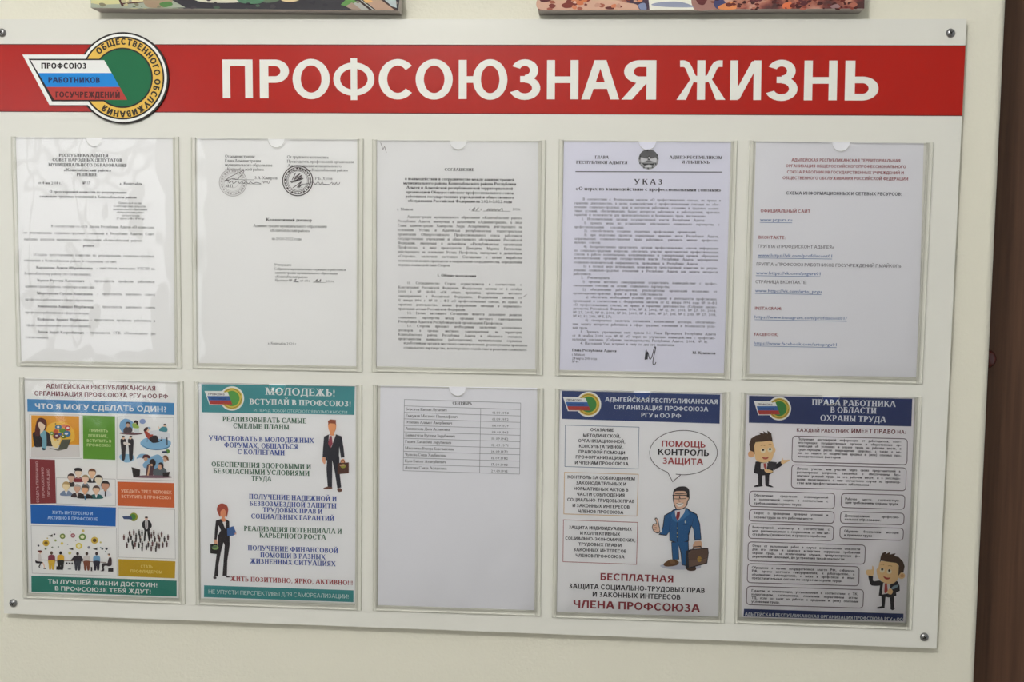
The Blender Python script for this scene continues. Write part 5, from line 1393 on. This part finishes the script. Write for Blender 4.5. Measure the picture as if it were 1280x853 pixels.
mb.poly(C5b, [(212, 440), (300, 460), (450, 440), (480, 500), (484, 570), (436, 590), (438, 634), (340, 656), (210, 630), (226, 500)], BKS, 4, False)
mb.poly(C5b, [(76, 372), (132, 372), (140, 440), (230, 436), (234, 496), (130, 502), (96, 470)], BKS, 4); mb.poly(C5b, [(44, 320), (60, 296), (120, 290), (124, 248), (140, 256), (146, 330), (130, 374), (80, 370), (54, 356)], FC, 5)
mb.poly(C5b, [(268, 464), (362, 464), (346, 600), (250, 616), (256, 540)], (214, 208, 206), 5, False); mb.poly(C5b, [(288, 470), (316, 470), (326, 560), (306, 606), (280, 590)], (168, 70, 66), 6, False)
mb.poly(C5b, [(316, 580), (346, 540), (360, 530), (392, 570), (376, 612), (340, 610)], FC, 7); mb.poly(C5b, [(370, 540), (400, 506), (464, 490), (446, 524), (390, 548)], (128, 150, 160), 7)
mb.oval(C5b, 506, 372, 46, 42, FC, 4); mb.oval(C5b, 514, 372, 24, 22, (206, 160, 112), 4.5, 14)
mb.poly(C5b, [(226, 190), (300, 186), (440, 200), (470, 260), (470, 390), (400, 470), (300, 470), (210, 410), (180, 300), (206, 260)], FC, 5)
mb.poly(C5b, [(222, 200), (236, 116), (260, 76), (308, 58), (300, 90), (360, 62), (350, 96), (430, 80), (410, 112), (470, 130), (526, 190), (546, 250), (530, 330), (498, 330), (462, 376), (470, 240), (440, 206), (330, 192), (240, 176)], HR, 6, False)
for x, y in ((254, 288), (346, 304)):
    mb.oval(C5b, x, y + 14, 32, 32, (232, 216, 190), 6, 16); mb.oval(C5b, x, y, 16, 17, (54, 38, 32), 7, 14)
mb.line(C5b, [(236, 226), (254, 220), (276, 230)], 8, (180, 140, 96), 7, True); mb.line(C5b, [(330, 244), (356, 240), (382, 250)], 8, (180, 140, 96), 7, True)
mb.poly(C5b, [(270, 380), (320, 396), (362, 396), (330, 420), (290, 412)], (176, 76, 66), 7)
mb.build('printed_man', s10)

# ------------------------------------------------------------------ the two canvases above
def painting(quad_px, height, base, label, shapes, name, dabs):
    YF = WALL_Y - .031
    (xa, ya), (xb, yb) = quad_px
    p0, p1 = pix(xa, ya, YF), pix(xb, yb, YF)
    d = Vector((p1[0] - p0[0], p1[1] - p0[1])).normalized()
    n = Vector((d.y, -d.x))
    q = [Vector(p0), Vector(p1), Vector(p1) + n * height, Vector(p0) + n * height]
    o = thing('canvas_painting', ((p0[0] + p1[0]) / 2, WALL_Y, Z0 - (p0[1] + p1[1]) / 2))
    tag(o, label, 'painting', 'canvas paintings above the noticeboard')
    mb = MB()
    mb.prism([(v.x, v.y) for v in q], YF, WALL_Y - .0005, mat('raw_canvas_edge', (186, 178, 170), .85, .15))
    mb.build('stretched_canvas', o)
    mb = MB(base=YF - .0002)
    mt = bpy.data.materials.new(name)
    mt.use_nodes = True
    nt = mt.node_tree
    b = nt.nodes['Principled BSDF']
    tc = nt.nodes.new('ShaderNodeTexCoord'); v = nt.nodes.new('ShaderNodeTexNoise'); r = nt.nodes.new('ShaderNodeValToRGB')
    v.inputs['Scale'].default_value = 38; v.inputs['Detail'].default_value = 3
    el = r.color_ramp.elements
    el[0].position, el[0].color = .33, (*tone(base[0]), 1)
    el[1].position, el[1].color = .68, (*tone(base[-1]), 1)
    for i, c in enumerate(base[1:-1]):
        e = el.new(.33 + .35 * (i + 1) / (len(base) - 1)); e.color = (*tone(c), 1)
    nt.links.new(tc.outputs['Object'], v.inputs['Vector']); nt.links.new(v.outputs['Fac'], r.inputs['Fac']); nt.links.new(r.outputs['Color'], b.inputs['Base Color'])
    b.inputs['Roughness'].default_value = .45
    mb.flat([(u.x, u.y) for u in q], mt, 0)
    CP = lambda x, y: pix(x, y, YF)
    random.seed(11)
    for xa_, xb_, n_, pal in dabs:
        for _ in range(n_):
            x, y, r_ = random.uniform(xa_, xb_), random.uniform(-30, 12), random.uniform(1.2, 4.2)
            pts = [(x + r_ * random.uniform(.6, 1.4) * math.cos(a), min(y + r_ * .7 * random.uniform(.5, 1.3) * math.sin(a), 12.6 if xa > 600 else 11)) for a in (0, 1.2, 2.5, 3.8, 5.0)]
            mb.poly(CP, pts, random.choice(pal), 5 if _ % 3 == 0 else .5, True)
    for pts, c, l, sm in shapes:
        mb.poly(CP, pts, c, l, sm)
    f = mb.build('painted_scene', o)
    f['label'] = 'painted front'
    return o
painting(((113.6, 9.8), (497.5, 13.2)), .40, [(60, 66, 52), (92, 104, 78), (150, 140, 120)], 'canvas painting with a dark green and cream bottom edge, above the emblem', [
    ([(113.6, 9.7), (113.8, -8), (200, -8), (232, 9.4), (186, 10.4), (140, 10)], (150, 156, 138), 1, False),
    ([(114, 4), (114.5, -8), (148, -8), (150, 5), (125, 6)], (196, 190, 140), 2, False),
    ([(146, -8), (184, -8), (182, 2.5), (152, 3.5)], (206, 194, 150), 2, False),
    ([(145, -8), (148, -8), (155, 7), (152.5, 8.5)], (70, 40, 36), 3, False), ([(152, 4), (182, 1.5), (182, 3), (154, 5.5)], (80, 50, 44), 3, False),
    ([(180, -2), (196, -6), (214, -4), (214, 6), (202, 9.5), (184, 8.5)], (150, 128, 104), 3, True), ([(200, 4), (212, 2), (216, 6), (208, 9), (202, 8)], (76, 118, 62), 4, True),
    ([(216, -8), (500, -8), (498, 13), (380, 12.2), (224, 10.4), (212, 8)], (44, 42, 46), 1, False),
    ([(240, -8), (300, -8), (304, 2), (270, 3.5), (246, 1)], (196, 190, 170), 2, True), ([(296, -8), (330, -8), (326, 4), (300, 3)], (72, 110, 84), 3, True), ([(322, -8), (350, -8), (348, 1), (330, 3)], (84, 100, 80), 2, True), ([(348, -8), (380, -8), (372, 1), (354, 1.5)], (206, 180, 140), 3, True),
    ([(426, 6), (436, -4), (446, 2), (434, 8.5)], (86, 130, 66), 3, False), ([(432, 8), (440, 3), (452, 12.4), (440, 12)], (150, 130, 114), 3, False), ([(440, 3), (452, 0), (468, 12.6), (452, 12.4)], (160, 160, 152), 2, False), ([(452, -2), (470, -6), (496, 12.6), (470, 12.6)], (170, 140, 118), 3, False), ([(452, -2), (460, -4), (466, 2), (458, 4)], (206, 160, 100), 4, False), ([(472, -8), (494, -8), (496, 10), (490, 8)], (166, 176, 176), 3, False), ([(436, -8), (440, -8), (466, 12.6), (462, 12.6)], (52, 40, 36), 5, False), ([(468, -6), (471, -6), (497, 13), (494, 13)], (66, 46, 38), 5, False)], 'painted_green_scene', [(118, 220, 70, [(120, 116, 92), (176, 168, 128), (96, 112, 82), (150, 146, 132)]), (222, 430, 110, [(38, 36, 42), (58, 54, 56), (66, 84, 66), (50, 44, 46)]), (440, 494, 18, [(150, 128, 110), (120, 110, 100), (176, 160, 140)])])
painting(((672.6, 13.0), (1080.3, 10.6)), .40, [(58, 26, 24), (104, 46, 38), (150, 90, 72), (176, 134, 116)], 'canvas painting with a red and pink rocky bottom edge, above the title', [
    ([(673, 11), (673, -2), (690, 0), (700, -3), (716, 2), (730, -4), (760, -2), (780, 3), (800, 6), (806, 12), (740, 12.3), (700, 12.5)], (196, 156, 134), 1, True),
    ([(702, 6), (712, 2), (722, 4), (716, 9), (706, 10)], (116, 50, 40), 2, True), ([(718, -6), (734, -6), (732, 4), (722, 6)], (196, 110, 70), 2, True), ([(674, -8), (690, -8), (688, 1), (676, 2)], (84, 38, 40), 2, True), ([(712, -8), (738, -8), (736, 2), (716, 2)], (130, 52, 38), 1.5, True), ([(757, 9), (766, 8), (767, 11.5), (758, 11.5)], (90, 40, 36), 2, True),
    ([(781, -8), (814, -8), (812, 10), (800, 12), (796, 6), (784, 2)], (62, 46, 62), 2, True), ([(798, 6), (806, 4), (808, 12), (801, 12)], (120, 130, 160), 3, True),
    ([(810, -8), (868, -8), (868, 12), (812, 12.4)], (222, 220, 206), 2, False), ([(814, 6), (824, 3), (846, 2), (860, 5), (866, 9), (840, 9), (824, 8)], (140, 146, 164), 3, True),
    ([(867, -8), (900, -8), (898, 10), (890, 12), (868, 12)], (150, 110, 100), 2, True), ([(870, -6), (884, -4), (880, 6), (872, 4)], (90, 40, 40), 3, True), ([(892, 2), (902, -2), (908, 8), (896, 11)], (60, 60, 96), 3, True), ([(898, 8), (916, 2), (920, 11), (902, 12)], (206, 130, 80), 3, True),
    ([(978, 6), (988, 2), (990, 10), (980, 11)], (206, 110, 70), 2, True), ([(1038, 8), (1046, 5), (1050, 9), (1042, 11)], (140, 110, 110), 2, True)], 'painted_red_scene', [(677, 800, 170, [(184, 140, 120), (206, 166, 146), (150, 84, 66), (112, 50, 42), (196, 120, 86)]), (872, 1075, 260, [(96, 40, 34), (70, 30, 28), (130, 62, 50), (160, 96, 78), (84, 40, 44), (60, 28, 26)])])

for o in bpy.data.objects:
    if '_o' in o:
        del o['_o']
